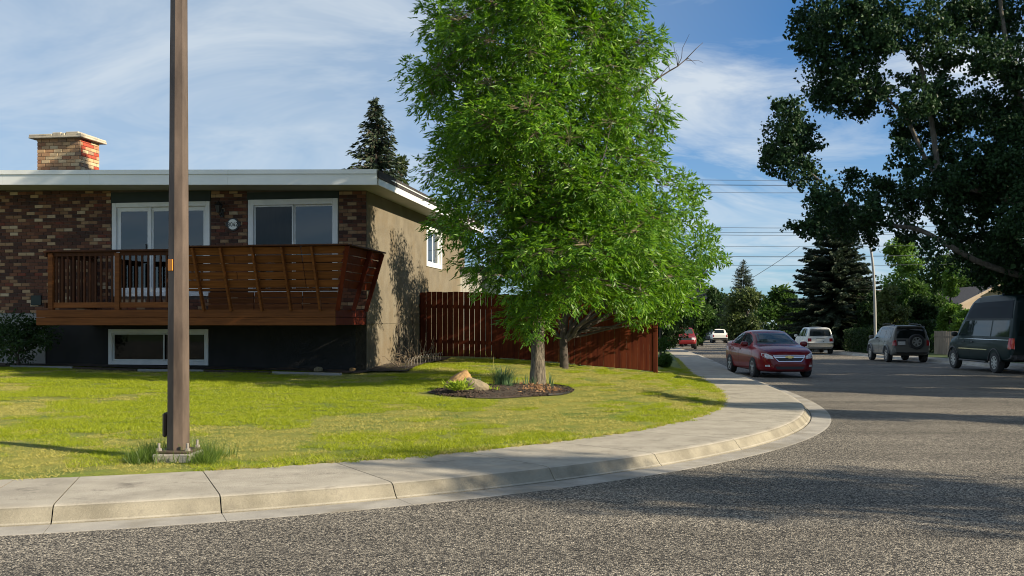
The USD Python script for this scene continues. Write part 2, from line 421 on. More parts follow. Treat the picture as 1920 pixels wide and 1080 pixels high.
joints = [arc_of(*p) for p in ((-300, 1003), (-90, 994), (80, 984), (409, 965), (735, 937), (1036, 901), (1235, 873), (1397, 845), (1500, 812))]
last = joints[-1]
while last < KS[-1] - 6:
    last += 1.55 if last < joints[8] + 22 else 4.5
    joints.append(last)
walk = thing('sidewalk', kind='structure', label='pale concrete sidewalk with rounded kerb following the corner')
gutter = thing('gutter', kind='structure', label='flat concrete gutter strip along the kerb')
top, gut = section()
for a, c in zip(joints[:-1], joints[1:]):
    gap = 0.005
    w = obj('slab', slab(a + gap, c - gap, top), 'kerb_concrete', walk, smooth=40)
    obj('gutter_slab', slab(a + gap * 0.5, c - gap * 0.5, gut, close_z=-0.1), 'concrete', gutter)
# lawn of the corner lot: its height follows what the photo shows
YAW = math.radians(9.0)
E1 = np.array([math.cos(YAW), -math.sin(YAW)])
E2 = np.array([math.sin(YAW), math.cos(YAW)])
H0 = np.array([(687 - CX) / F * 20.5, 20.5])            # front right corner of the house
FENCE0 = H0 + E2 * 4.24
FENCE_L = 6.07


def hpt(x, y):
    return H0 + E1 * x + E2 * y


cp = []
for s in np.arange(0.5, 60, 1.2):
    q = np.array([np.interp(s, KS, INNER[:, k]) for k in (0, 1)])
    cp.append((*q, 0.145 - 0.01 * q[1]))
for x in np.linspace(-14, 0, 8):
    cp.append((*hpt(x, 0), 0.37 + 0.012 * -x))
    cp.append((*hpt(x, 4), 0.45))
cp += [(*hpt(0, 2), 0.45), (*FENCE0, 0.54), (*(FENCE0 + E1 * 2), 0.50), (*(FENCE0 + E1 * 4), 0.33), (*(FENCE0 + E1 * FENCE_L), 0.15), (*(FENCE0 + E2 * 6), 0.5), (*(FENCE0 + E1 * 4 + E2 * 6), 0.3), (*(FENCE0 + E1 * 6.6 + E2 * 8), -0.1)]
cp += [(0.27, 17.2, 0.29), (1.08, 25 - 1.2, 0.36), (-8, 40, 0.3), (2, 40, 0.1), (-14, 12.5, 0.16), (-6, 14.5, 0.2)]
cp = np.array(cp)
rbf = RBFInterpolator(cp[:, :2], cp[:, 2], smoothing=0.05, kernel='thin_plate_spline', neighbors=60)
LX, LY = np.arange(-15, 10.01, 0.2), np.arange(6.5, 42.01, 0.2)
lx, ly = np.meshgrid(LX, LY, indexing='ij')
lz = rbf(np.stack([lx.ravel(), ly.ravel()], 1)).reshape(lx.shape)
inside = shapely.contains_xy(land, lx, ly)
edge = LineString(INNER)
dist = shapely.distance(shapely.points(lx, ly), edge)
w = np.clip(dist / 1.0, 0, 1)
lz = np.where(inside, lz * w + (1 - w) * (0.148 - 0.01 * ly), 0.05 - 0.01 * ly)
lz += np.where(inside, (meshkit.fbm(np.stack([lx, ly, 0 * lx], -1) * 0.9, 3) - 0.5) * 0.05 * w, 0)
from scipy.interpolate import RegularGridInterpolator
lawn_z = RegularGridInterpolator((LX, LY), lz, bounds_error=False, fill_value=None)


def gz(x, y):
    return float(lawn_z([[x, y]])[0])


nn = len(LY)
ii, jj = np.meshgrid(np.arange(len(LX) - 1), np.arange(nn - 1), indexing='ij')
ff = np.stack([ii * nn + jj, (ii + 1) * nn + jj, (ii + 1) * nn + jj + 1, ii * nn + jj + 1], -1).reshape(-1, 4)
keep = (dist[ii, jj].ravel() < 0.6) | inside[ii, jj].ravel()
ff = ff[keep]
use, inv_ = np.unique(ff, return_inverse=True)
obj('lawn', (np.stack([lx, ly, lz], -1).reshape(-1, 3)[use], inv_.reshape(ff.shape)), 'turf', kind='structure', label='yellow green mown lawn rising to the house', smooth=True)
# left of the street, beyond the fence
far = Polygon(np.vstack([offset_line(KB, WALK - 0.05)[KB[:, 1] > 41.5], [(-60, 205), (-60, 41.8)]])).buffer(0)
t2 = trimesh.creation.triangulate_polygon(far, engine='earcut')
obj('verge', (np.column_stack([t2[0], 0.14 - 0.01 * t2[0][:, 1]]), t2[1]), 'far_turf', kind='structure', label='grass verge along the left side of the street')
# right side of the street
RK = smooth_line([(19.5, 18), (18.5, 26), (18.55, 33), (18.95, 43.5), (20.2, 61), (22.6, 80), (28.0, 120), (40.0, 205)], 0.4)[::-1]
RS = np.concatenate([[0], np.cumsum(np.linalg.norm(np.diff(RK, axis=0), axis=1))])
fw = thing('sidewalk', kind='structure', label='pale sidewalk and kerb on the far side of the street')
for a in np.arange(0.5, RS[-1] - 5, 5.0):
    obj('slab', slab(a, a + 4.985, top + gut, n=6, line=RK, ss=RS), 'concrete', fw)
rin = offset_line(RK, WALK - 0.05)
far = Polygon(np.vstack([rin, [(90, 18), (90, 205)]])).buffer(0)
t2 = trimesh.creation.triangulate_polygon(far, engine='earcut')
obj('verge', (np.column_stack([t2[0], 0.14 - 0.01 * t2[0][:, 1]]), t2[1]), 'far_turf', kind='structure', label='grass verge along the right side of the street')
# ------------------------------------------------------------------ the house (local frame: x right along the front, y back, z up)
def FL(px, py, d=0.0):
    r = (px - CX) / F
    x = (r * (H0[1] - E2[1] * d) - H0[0] + E2[0] * d) / (E1[0] - r * E1[1])
    Y = H0[1] + E1[1] * x - E2[1] * d
    return x, HC + (YH - py) / F * Y


def SL(px, py, x=0.0):
    """a point of the side wall's plane: (y, z)"""
    r = (px - CX) / F
    a = H0 + E1 * x
    y = (r * a[1] - a[0]) / (E2[0] - r * E2[1])
    Y = a[1] + E2[1] * y
    return y, HC + (YH - py) / F * Y


BR = [((0.050, 0.020, 0.013), 15), ((0.072, 0.026, 0.015), 19), ((0.105, 0.038, 0.020), 18), ((0.15, 0.058, 0.029), 12), ((0.22, 0.12, 0.062), 11), ((0.28, 0.172, 0.092), 10), ((0.35, 0.24, 0.14), 6), ((0.42, 0.32, 0.21), 3), ((0.14, 0.034, 0.018), 3)]
CH = [((0.44, 0.25, 0.13), 20), ((0.52, 0.33, 0.17), 18), ((0.36, 0.17, 0.085), 16), ((0.58, 0.43, 0.25), 14), ((0.30, 0.19, 0.12), 10), ((0.36, 0.06, 0.03), 8)]
for i, (c, _) in enumerate(BR):
    look(f'brick_tone_{i}', c, 0.85, tuple(x * 0.7 for x in c), scale=14, bump=0.4, bscale=60, bdist=0.004, fine=0.12, fscale=90)
for i, (c, _) in enumerate(CH):
    look(f'chimney_tone_{i}', c, 0.85, tuple(x * 0.8 for x in c), scale=14, bump=0.4, bscale=60, bdist=0.004, fine=0.12, fscale=90)


def steps(t):
    w = np.cumsum([x[1] for x in t], dtype=float)
    w /= w[-1]
    return [(0 if i == 0 else w[i - 1], t[i][0]) for i in range(len(t))]


usdkit.material(stage, '/World/Looks/brick_mixed', {'g': ('attribute', dict(attribute='tint')), 'r': ('rgb_ramp', dict(ramp=steps(BR), interpolate=False)), 'n': ('noise_texture', dict(scale=60.0)), 'b': ('bump', dict(strength=0.4, distance=0.004)), 'p': ('principled_bsdf', dict(roughness=0.85))},
                [('g.fac', 'r.fac'), ('r.color', 'p.base_color'), ('n.fac', 'b.height'), ('b.normal', 'p.normal')], surface='p.BSDF')
TINTED.add('brick_mixed')
look('mortar', (0.075, 0.062, 0.052), 0.95, (0.11, 0.09, 0.075), scale=8)
look('chimney_mortar', (0.16, 0.12, 0.085), 0.95, (0.22, 0.16, 0.11), scale=8)
look('stucco', (0.115, 0.097, 0.068), 0.95, (0.155, 0.133, 0.096), scale=2.2, detail=6, bump=0.9, bscale=75, bdist=0.012, fine=0.16, fscale=80, dirt=(0.13, 0.10, 0.06), dscale=0.9)
look('dark_stucco', (0.016, 0.017, 0.017), 0.95, (0.024, 0.024, 0.024), scale=2.2, bump=0.7, bscale=75, bdist=0.01, fine=0.12)
look('parging', (0.20, 0.20, 0.195), 0.95, (0.28, 0.275, 0.26), scale=1.8, detail=7, bump=0.4, bscale=40, fine=0.08)
look('dark_panel', (0.012, 0.024, 0.021), 0.7, (0.018, 0.03, 0.027), scale=4)
look('white_metal', (0.66, 0.68, 0.68), 0.35, (0.75, 0.76, 0.75), scale=1.2, detail=5, spec=0.5)
look('white_vinyl', (0.62, 0.64, 0.65), 0.4, (0.72, 0.73, 0.73), scale=3, fine=0.04)
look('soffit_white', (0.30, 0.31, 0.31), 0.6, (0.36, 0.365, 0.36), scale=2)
look('roof_dark', (0.018, 0.017, 0.018), 0.9, (0.045, 0.04, 0.038), scale=7, fine=0.3)
look('cap_stone', (0.33, 0.29, 0.23), 0.9, (0.45, 0.40, 0.31), scale=6, bump=0.4, bscale=50, fine=0.1)
look('black_iron', (0.012, 0.012, 0.013), 0.45, metal=0.0)
look('plaque_white', (0.72, 0.72, 0.68), 0.5)
look('dark_room', (0.02, 0.02, 0.022), 0.9)
look('room_wall', (0.06, 0.06, 0.06), 0.9)
look('curtain', (0.032, 0.028, 0.042), 0.9, (0.06, 0.05, 0.07), scale=6, stretch=(6, 1, 0.4))
look('blind', (0.42, 0.42, 0.40), 0.8)
look('rubber', (0.015, 0.015, 0.016), 0.8)
for nm, fac in (('pane_sky', 0.035), ('pane_dark', 0.01)):
    usdkit.material(stage, '/World/Looks/' + nm, {'t': ('transparent_bsdf', dict(color=(0.36, 0.42, 0.44))), 'g': ('glossy_bsdf', dict(color=(0.9, 0.95, 1.0) if nm == 'pane_sky' else (0.45, 0.48, 0.5), roughness=0.015)), 'f': ('fresnel', dict(IOR=1.5)), 'a': ('math', dict(math_type='add', value2=fac, use_clamp=True)), 'm': ('mix_closure', {})},
                    [('f.fac', 'a.value1'), ('a.value', 'm.fac'), ('t.BSDF', 'm.closure1'), ('g.BSDF', 'm.closure2')], surface='m.closure')

house = thing('house', 'dark brick bungalow with white flat fascia, chimney and tan stucco side wall', 'house', loc=(H0[0], H0[1], 0), rz=-math.degrees(YAW))
HL, HD = 13.5, 9.5                                      # the house goes on to the left of the frame
slope = 0.0225


def soff(x):
    return 4.225 - slope * x                            # underside of the soffit: the low roof rises to the left


ZB = 1.62                                               # where brick starts, above the foundation
# openings in the front wall: (x0, x1, z0, z1)
def opening(px0, px1, py0, py1, z0=None):
    x0, z1 = FL(px0, py0)
    x1, _ = FL(px1, py0)
    return [x0, x1, FL(px0, py1)[1] if z0 is None else z0, z1]


D1 = opening(211, 394, 381, 556)
D2 = opening(466, 634, 375, 556)
BW = opening(204, 391, 617, 697)
BW[2] = max(BW[2], gz(*hpt(BW[0], 0)) + 0.03)
f = 0.0
TH = 0.25


def wall_with_holes(x0, x1, z0, ztop, holes, y0, y1):
    """front wall slab (local y from y0 to y1), top follows ztop(x)"""
    poly = Polygon([(x0, z0), (x1, z0), (x1, ztop(x1)), (x0, ztop(x0))])
    for h in holes:
        poly = poly.difference(shapely.box(h[0], h[2], h[1], h[3]))
    out = MB()
    for g in getattr(poly, 'geoms', [poly]):
        m = trimesh.creation.extrude_polygon(g, y1 - y0, engine='earcut')
        v = np.array(m.vertices)
        out.add(np.column_stack([v[:, 0], y1 - v[:, 2], v[:, 1]]), np.array(m.faces))
    return out.get()


XB0, XB1 = FL(208, 500)[0], FL(690, 500)[0]
wall = obj('front_wall', wall_with_holes(-HL, 0, ZB - 0.004, lambda x: soff(x) + 0.03, [D1, D2], 0, TH), 'mortar', house)
obj('foundation', wall_with_holes(-HL, FL(86, 600)[0], -0.4, lambda x: ZB - 0.004, [], -0.035, TH), 'parging', house, label='light grey parged foundation at the left end')
obj('basement_wall', wall_with_holes(FL(86, 600)[0], 0, -0.4, lambda x: ZB - 0.004, [BW], 0, TH), 'dark_stucco', house, label='charcoal basement wall under the deck')
# dark panels over the two openings
for D in (D1, D2):
    obj('header_panel', cbox(D[0] - 0.02, D[1] + 0.02, -0.028, 0.002, D[3] + 0.002, soff(D[1]) - 0.002), 'dark_panel', house)
# side and back walls (their material is tan stucco; a dark painted corner strip)
WY0, WZ1 = SL(798, 421)
WY1, _ = SL(826.5, 432)
_, WZ0 = SL(798, 499)
poly = Polygon([(0.0, -0.4), (HD, -0.4), (HD, soff(0) + 0.03), (0.0, soff(0) + 0.03)]).difference(shapely.box(WY0, WZ0, WY1, WZ1))
m = trimesh.creation.extrude_polygon(poly, TH, engine='earcut')
v = np.array(m.vertices)
out = np.column_stack([-v[:, 2] + 0.012, v[:, 0], v[:, 1]])
obj('side_wall', (out, np.array(m.faces)[:, ::-1]), 'stucco', house, label='tan stucco side wall in the sun')
obj('wall_band', cbox(0.010, 0.030, -0.01, HD, 1.385, 1.40), 'stucco', house, label='thin seam across the stucco')
obj('back_wall', cbox(-HL, 0, HD, HD + 0.2, -0.4, soff(-HL)), 'stucco', house)
obj('left_wall', cbox(-HL - 0.2, -HL, 0.0, HD, -0.4, soff(-HL)), 'stucco', house)
# rooms behind the glass
for k, (nm, mat_, bx) in enumerate((('room_wall', 'room_wall', (-HL + 0.3, -TH, 3.2, 3.3, ZB + 0.2, 4.2)), ('room_floor', 'dark_room', (-HL + 0.3, -TH, TH, 3.3, 1.86, 1.95)), ('basement_room_wall', 'dark_room', (-HL + 0.3, -TH, 3.2, 3.3, -0.3, 1.85)))):
    obj(nm, cbox(*bx), mat_, house)
obj('room_ceiling', cbox(-HL + 0.3, -TH, TH, 3.3, 4.22, 4.25), 'dark_room', house)

# windows and doors
def window(name, hole, axis, panes, frame=0.07, fmat='white_vinyl', glass='pane_sky', label=None, sash=None, proud=0.03):
    """hole (a0, a1, z0, z1); panes: list of (a0, a1) in fractions; axis 'x' (front) or 'y' (side, facing +x)"""
    a0, a1, z0, z1 = hole

    def put(bx):  # (a0,a1,d0,d1,z0,z1): d goes into the wall
        if axis == 'x':
            return (bx[0], bx[1], bx[2], bx[3], bx[4], bx[5], 0.006)
        return (0.012 - bx[2], 0.012 - bx[3], bx[0], bx[1], bx[4], bx[5], 0.006)
    fr = MB()
    fr.box(*put((a0, a0 + frame, -proud, 0.12, z0, z1)))
    fr.box(*put((a1 - frame, a1, -proud, 0.12, z0, z1)))
    fr.box(*put((a0 + frame, a1 - frame, -proud, 0.12, z1 - frame, z1)))
    fr.box(*put((a0 + frame, a1 - frame, -proud, 0.12, z0, z0 + frame)))
    root = obj(name, fr.get(), fmat, house, label=label)
    L = a1 - a0
    for k, (p0, p1) in enumerate(panes):
        b0, b1 = a0 + frame + p0 * (L - 2 * frame), a0 + frame + p1 * (L - 2 * frame)
        dd = 0.02 + 0.035 * (k % 2)
        sm = MB()
        s = 0.05 if sash is None else sash
        zz0, zz1 = z0 + frame + 0.002, z1 - frame - 0.002
        sm.box(*put((b0, b0 + s, dd, dd + 0.032, zz0, zz1)))
        sm.box(*put((b1 - s, b1, dd, dd + 0.032, zz0, zz1)))
        sm.box(*put((b0 + s, b1 - s, dd, dd + 0.032, zz1 - s, zz1)))
        sm.box(*put((b0 + s, b1 - s, dd, dd + 0.032, zz0, zz0 + s)))
        obj('sash', sm.get(), fmat, root)
        g = put((b0 + s, b1 - s, dd + 0.012, dd + 0.018, zz0 + s, zz1 - s))
        obj('pane', cbox(*g[:6]), glass if not isinstance(glass, list) else glass[k], root)
    return root


door = window('patio_door', D1, 'x', [(0.0, 0.385), (0.36, 1.0)], frame=0.10, sash=0.09, label='white sliding patio door of two panes, left of the house number')
obj('door_handle', cbox(D1[0] + 0.80, D1[0] + 0.825, -0.02, 0.018, 2.95, 3.15, 0.005), 'black_iron', door)
window('patio_door', D2, 'x', [(0.0, 0.50), (0.50, 1.0)], frame=0.12, sash=0.035, glass=['pane_dark', 'pane_sky'], label='white sliding window with a dark curtain in its left half')
window('basement_window', BW, 'x', [(0.0, 0.56), (0.53, 1.0)], frame=0.09, sash=0.03, glass='pane_dark', label='wide white basement window under the deck')
sw = window('side_window', [WY0, WY1, WZ0, WZ1], 'y', [(0.0, 0.5), (0.5, 1.0)], frame=0.10, sash=0.05, glass='pane_sky', label='white framed window in the stucco side wall')
cv = MB()
uu = np.linspace(D2[0] + 0.13, (D2[0] + D2[1]) / 2, 60)
zz = np.array([2.0, D2[3] - 0.1])
cg = np.stack([np.repeat(uu, 2), 0.2 + 0.03 * np.sin(np.repeat(uu, 2) * 42), np.tile(zz, 60)], -1)
fi = np.array([[2 * i, 2 * i + 2, 2 * i + 3, 2 * i + 1] for i in range(59)])
obj('curtain', (cg, fi), 'curtain', house)
obj('side_blind', cbox(-0.12, -0.11, WY0 + 0.1, (WY0 + WY1) / 2, WZ0 + 0.1, WZ1 - 0.1), 'blind', house)

# roof: soffit, two-step fascia, eave on the right, dark roofing
OV, OS = 1.0, 0.55


def sl_box(x0, x1, y0, y1, d0, d1, c=0):
    """a box whose bottom and top follow the roof slope: heights d0..d1 over the soffit line"""
    v, f = cbox(x0, x1, y0, y1, 0, 1, 0)
    v = v.copy()
    v[:, 2] = soff(v[:, 0]) + np.where(v[:, 2] < 0.5, d0, d1)
    return v, f


roof = obj('roof', sl_box(-HL, OS - 0.02, -OV + 0.06, HD + 0.4, 0.03, 0.27), 'roof_dark', house)
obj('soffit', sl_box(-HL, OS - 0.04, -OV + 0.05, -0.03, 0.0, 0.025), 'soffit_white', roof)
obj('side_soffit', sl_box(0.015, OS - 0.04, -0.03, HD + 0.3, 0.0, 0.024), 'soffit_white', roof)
xs_ = [OS - 0.0, FL(427, 330, OV)[0], FL(167, 330, OV)[0], FL(5, 330, OV)[0], -HL]
for a, c in zip(xs_[1:], xs_[:-1]):
    obj('fascia', sl_box(a + 0.002, c - 0.002, -OV, -OV + 0.05, -0.012, 0.205), 'white_metal', roof)
    obj('drip_edge', sl_box(a + 0.001, c - 0.001, -OV - 0.022, -OV + 0.055, 0.209, 0.300), 'white_metal', roof)
gt = MB()
gt.add(*sl_box(OS - 0.005, OS + 0.02, -OV + 0.08, HD + 0.4, -0.008, 0.125))
obj('eave_fascia', gt.get(), 'white_metal', roof)
gt = MB()
gt.add(*sl_box(OS - 0.01, OS + 0.035, -OV + 0.03, HD + 0.4, 0.128, 0.285))
obj('eave_flashing', gt.get(), 'roof_dark', roof)
obj('eave_trim', sl_box(OS + 0.0355, OS + 0.05, -OV + 0.9, HD + 0.4, 0.195, 0.215), 'white_metal', roof)

# bricks of the front wall: the ones that show largest are parts, the rest one piece
COURSE, BL = 0.0766, 0.208
BH, BT = 0.0665, 0.199
lone, rest = [], MB()
cells = []
nc = int((4.5 - ZB) / COURSE)
r2 = np.random.default_rng(21)
for j in range(nc):
    z = ZB + 0.004 + j * COURSE
    off = (BL / 2 if j % 2 else 0) + r2.uniform(-0.012, 0.012)
    i = 0
    x = -0.004 - off
    while x > -HL:
        a, c = x - BT, x
        x -= BL
        if i == 0 and off > 0:
            cells.append((-0.004 - off + 0.009, -0.004, z))
        i += 1
        cells.append((a, c, z))
bricks = []
for a, c, z in cells:
    top_ = soff(c) - 0.012
    h = min(BH, top_ - z)
    if h < 0.02:
        continue
    segs = [(a, c)]
    for D in (D1, D2):
        if z + h > D[2] - 0.004 and z < soff(D[0]):
            nxt = []
            for s0, s1 in segs:
                if s1 < D[0] - 0.024 or s0 > D[1] + 0.024:
                    nxt.append((s0, s1))
                else:
                    if s0 < D[0] - 0.05:
                        nxt.append((s0, D[0] - 0.024))
                    if s1 > D[1] + 0.05:
                        nxt.append((D[1] + 0.024, s1))
            segs = nxt
    for s0, s1 in segs:
        if s1 - s0 > 0.03:
            bricks.append((s0, s1, z, h))
tones = np.repeat(np.arange(len(BR)), [x[1] for x in BR])
# visible, large ones first: left of the deck rail and the two piers above the bench
vis = []
for k, (s0, s1, z, h) in enumerate(bricks):
    q = hpt((s0 + s1) / 2, 0)
    px, py = CX + F * q[0] / q[1], YH - F * (z + h / 2 - HC) / q[1]
    hidden = 310 < px < 358 or px < 4 or (py > 455 and px > 92) or py < 372
    vis.append((1 if hidden else 0, 0 if px > 380 else 1 if px > 92 else 2, -z, k))
vis.sort()
single = {x[3] for x in vis[:205] if x[0] == 0}
for k, (s0, s1, z, h) in enumerate(bricks):
    d = 0.010 + r2.uniform(0, 0.008)
    m = cbox(s0, s1, -d, 0.004, z, z + h, 0.0035)
    if k in single:
        obj('brick', m, f'brick_tone_{tones[r2.integers(len(tones))]}', wall)
    else:
        rest.add(*m)
obj('brickwork', rest.get(), 'brick_mixed', wall, kind='stuff')
obj('wall_vent', cbox(FL(60, 560)[0], FL(79, 560)[0], -0.045, 0, FL(60, 572)[1], FL(60, 554)[1], 0.005), 'dark_panel', house)

# chimney
cq = np.array([(150 - CX) / F * 21.9, 21.9])
cl = cq - H0
CX0, CY0 = cl @ E1, cl @ E2
CW, CD = 1.075, 0.74
CZ1 = HC + (YH - 258.5) / F * 21.9
CZ0 = CZ1 - 1.12
chim = obj('chimney', cbox(CX0 - CW + 0.012, CX0 - 0.012, CY0 + 0.012, CY0 + CD - 0.012, CZ0, CZ1), 'chimney_mortar', house)
ct = np.repeat(np.arange(len(CH)), [x[1] for x in CH])
cc = 0.0805
for j in range(int(1.12 / cc)):
    z1 = CZ1 - 0.004 - j * cc
    z0 = z1 - cc + 0.010
    if HC + (z0 - HC) < 4.55:
        break
    for face in (0, 1):
        L = CW if face == 0 else CD
        x = 0.0 if (j + face) % 2 else -0.1
        while x < L - 0.01:
            a, c = max(x, 0.0), min(x + 0.2, L)
            x += 0.2115
            if c - a < 0.03:
                continue
            d = r2.uniform(0, 0.006)
            if face == 0:
                if c >= L - 0.001:
                    c = L - 0.0
                m = cbox(CX0 - CW + a, CX0 - CW + c, CY0 - d, CY0 + 0.05, z0, z1, 0.004)
            else:
                a = max(a, 0.052)
                if c - a < 0.03:
                    continue
                m = cbox(CX0 - 0.05, CX0 + d, CY0 + a, CY0 + c, z0, z1, 0.004)
            ti = ct[r2.integers(len(ct))]
            if face == 1 and r2.random() < 0.35:
                ti = 5 if z0 > CZ1 - 0.45 else 3
            if face == 0 and ti == 5:
                ti = 0
            obj('brick', m, f'chimney_tone_{ti}', chim)
cp_ = MB()
cp_.box(CX0 - CW - 0.13, CX0 + 0.12, CY0 - 0.13, CY0 + CD + 0.13, CZ1, CZ1 + 0.045, 0.008)
obj('chimney_cap', cp_.get(), 'cap_stone', chim)
for a, c, d0, d1, h in ((-CW - 0.125, -0.62, -0.125, 0.12, 0.045), (-0.615, -0.40, -0.12, 0.2, 0.075), (-0.30, 0.02, -0.10, 0.25, 0.085), (-0.39, -0.31, -0.12, 0.3, 0.06), (0.025, 0.115, -0.125, 0.5, 0.05), (-0.2, 0.11, 0.52, 0.86, 0.045)):
    obj('cap_stone', cbox(CX0 + a, CX0 + c, CY0 + d0, CY0 + d1, CZ1 + 0.046, CZ1 + 0.046 + h, 0.01), 'cap_stone', chim)

# number plaque and lantern
nx, nz = FL(438, 421)
pl = thing('house_number_plaque', 'round white house number plaque with black rim and digits 8042', 'house number', loc=(*hpt(nx, -0.022), nz), rz=-math.degrees(YAW))


def disc(r, y0, y1, n=40):
    m = trimesh.creation.cylinder(r, abs(y1 - y0), sections=n)
    v = np.array(m.vertices)
    return np.column_stack([v[:, 0], v[:, 2] + (y0 + y1) / 2, v[:, 1]]), np.array(m.faces)[:, ::-1]


obj('rim', disc(0.142, -0.016, 0.0), 'black_iron', pl)
ww = cbox(-0.175, 0.175, -0.012, 0, -0.05, 0.05, 0.01)
obj('bracket', ww, 'black_iron', pl)
obj('face', disc(0.112, -0.022, -0.014), 'plaque_white', pl)
tm = meshkit.text_mesh('8042', 0.088, 0.004, bold=True)
v = np.array(tm.vertices)
v[:, 0] = (v[:, 0] - (v[:, 0].min() + v[:, 0].max()) / 2) * 0.78
obj('digits', (np.column_stack([v[:, 0], -0.0225 - v[:, 2], v[:, 1] - 0.044]), np.array(tm.faces)), 'black_iron', pl)
lx_, lz_ = FL(417, 394)
ln = thing('wall_lantern', 'black wall lantern on the brick pier above the house number', 'wall lamp', loc=(*hpt(lx_, -0.022), lz_), rz=-math.degrees(YAW))
obj('back_plate', cbox(-0.045, 0.045, -0.02, 0, -0.16, 0.02, 0.008), 'black_iron', ln)
obj('arm', tube([(0, -0.02, -0.08), (0, -0.08, -0.13), (0, -0.13, -0.11), (0, -0.15, -0.07)], 0.012, 8), 'black_iron', ln)
lb = trimesh.creation.revolve(np.array([(0, -0.08), (0.05, -0.075), (0.085, 0.08), (0.1, 0.085), (0.06, 0.14), (0.015, 0.165), (0.0, 0.19)]), sections=6)
obj('cage', (np.array(lb.vertices) + [0, -0.15, 0], np.array(lb.faces)), 'black_iron', ln)
ht = thing('timber_edging', 'narrow timber edging along the house foundation', 'edging')
for k in range(7):
    a, c = -10.6 + k * 1.5, -10.6 + (k + 1) * 1.5 - 0.02
    p0, p1 = hpt(a, -1.0 - 0.03 * k), hpt(c, -1.0 - 0.03 * (k + 1))
    obj('timber', beam((*p0, gz(*p0) + 0.015), (*p1, gz(*p1) + 0.015), 0.07, 0.07, 0.01), 'soil' if k % 2 else 'parging', ht)

# ------------------------------------------------------------------ deck
look('deck_wood', (0.110, 0.036, 0.010), 0.6, (0.185, 0.064, 0.018), scale=3.0, detail=6, stretch=(0.5, 6, 9), fine=0.1, fscale=60, rnd=0.16, bump=0.15, bscale=30, bdist=0.003, spec=0.15)
look('deck_rail', (0.040, 0.014, 0.006), 0.6, (0.07, 0.024, 0.009), scale=3.0, detail=6, stretch=(4, 4, 0.6), fine=0.1, rnd=0.12, spec=0.15)
look('deck_red', (0.075, 0.012, 0.005), 0.6, (0.13, 0.022, 0.008), scale=3.0, detail=6, stretch=(4, 4, 1.0), rnd=0.12, spec=0.15)
deck = thing('deck', 'reddish brown wooden balcony with slatted bench back above the basement', 'deck', loc=(H0[0], H0[1], 0), rz=-math.degrees(YAW))
DD = 1.85
DX1 = FL(630, 600, DD)[0]
DX0 = FL(70, 600, DD)[0]
RZ0, RZ1 = 1.358, 1.669
DF = RZ1 - 0.002
hm = (RZ0 + RZ1) / 2
for z0, z1 in ((RZ0, hm - 0.003), (hm + 0.003, RZ1)):
    obj('rim_board', cbox(DX0, DX1, -DD - 0.04, -DD, z0, z1, 0.005), 'deck_wood', deck)
    obj('rim_board', cbox(DX1 - 0.04, DX1, -DD, -0.03, z0 + 0.004, z1, 0.005), 'deck_red', deck)
    obj('rim_board', cbox(DX0, DX0 + 0.04, -DD, -0.03, z0 + 0.004, z1, 0.005), 'deck_wood', deck)
nb = 12
for k in range(nb):
    y0 = -DD + 0.01 + k * (DD - 0.05) / nb
    obj('deck_board', cbox(DX0 + 0.042, DX1 - 0.042, y0, y0 + (DD - 0.05) / nb - 0.008, DF - 0.04, DF - 0.003), 'deck_wood', deck)
for k in range(10):
    x = DX0 + 0.3 + k * (DX1 - DX0 - 0.6) / 9
    obj('joist', cbox(x, x + 0.04, -DD + 0.002, -0.03, RZ0 + 0.02, DF - 0.045), 'deck_rail', deck)
# left part: railing with balusters
TOPZ = FL(150, 468.5, DD)[1]
PX = [FL(p, 500, DD)[0] for p in (93.5, 218.5, 345)]
pw = 0.105
for x in PX:
    obj('post', cbox(x - pw / 2, x + pw / 2, -DD + 0.002, -DD + pw, RZ1 + 0.002, TOPZ - 0.06, 0.006), 'deck_wood', deck)
zb0, zb1 = FL(150, 577, DD)[1], FL(150, 567, DD)[1]
zt0, zt1 = FL(150, 480, DD)[1], TOPZ - 0.045
for a, c in zip(PX[:-1], PX[1:]):
    obj('bottom_rail', cbox(a + pw / 2 + 0.001, c - pw / 2 - 0.001, -DD + 0.03, -DD + 0.075, zb0, zb1, 0.005), 'deck_wood', deck)
    obj('top_rail', cbox(a + pw / 2 + 0.001, c - pw / 2 - 0.001, -DD + 0.03, -DD + 0.075, zt0, zt1, 0.005), 'deck_rail', deck)
    n = int(round((c - a) / 0.128))
    for k in range(1, n):
        x = a + (c - a) * k / n
        obj('baluster', cbox(x - 0.019, x + 0.019, -DD + 0.034, -DD + 0.07, zb1 + 0.001, zt0 - 0.001, 0.003), 'deck_rail', deck)
# left end rail going back to the wall
obj('post', cbox(DX0 + 0.05, DX0 + 0.05 + pw, -0.03 - pw, -0.03, RZ1, TOPZ - 0.06, 0.006), 'deck_rail', deck)
obj('bottom_rail', cbox(DX0 + 0.08, DX0 + 0.125, -DD + pw, -0.14, zb0, zb1), 'deck_rail', deck)
obj('top_rail', cbox(DX0 + 0.08, DX0 + 0.125, -DD + pw, -0.14, zt0, zt1), 'deck_rail', deck)
for k in range(1, 13):
    y = -DD + pw + (DD - 0.14 - pw) * k / 13
    obj('baluster', cbox(DX0 + 0.085, DX0 + 0.12, y - 0.018, y + 0.018, zb1, zt0, 0.003), 'deck_rail', deck)
obj('cap_rail', cbox(PX[0] - 0.09, PX[2] + 0.1, -DD - 0.03, -DD + 0.13, TOPZ - 0.044, TOPZ - 0.004, 0.006), 'deck_rail', deck)
obj('cap_rail', cbox(DX0 + 0.03, DX0 + 0.19, -DD + 0.132, -0.03, TOPZ - 0.044, TOPZ - 0.004, 0.006), 'deck_rail', deck)
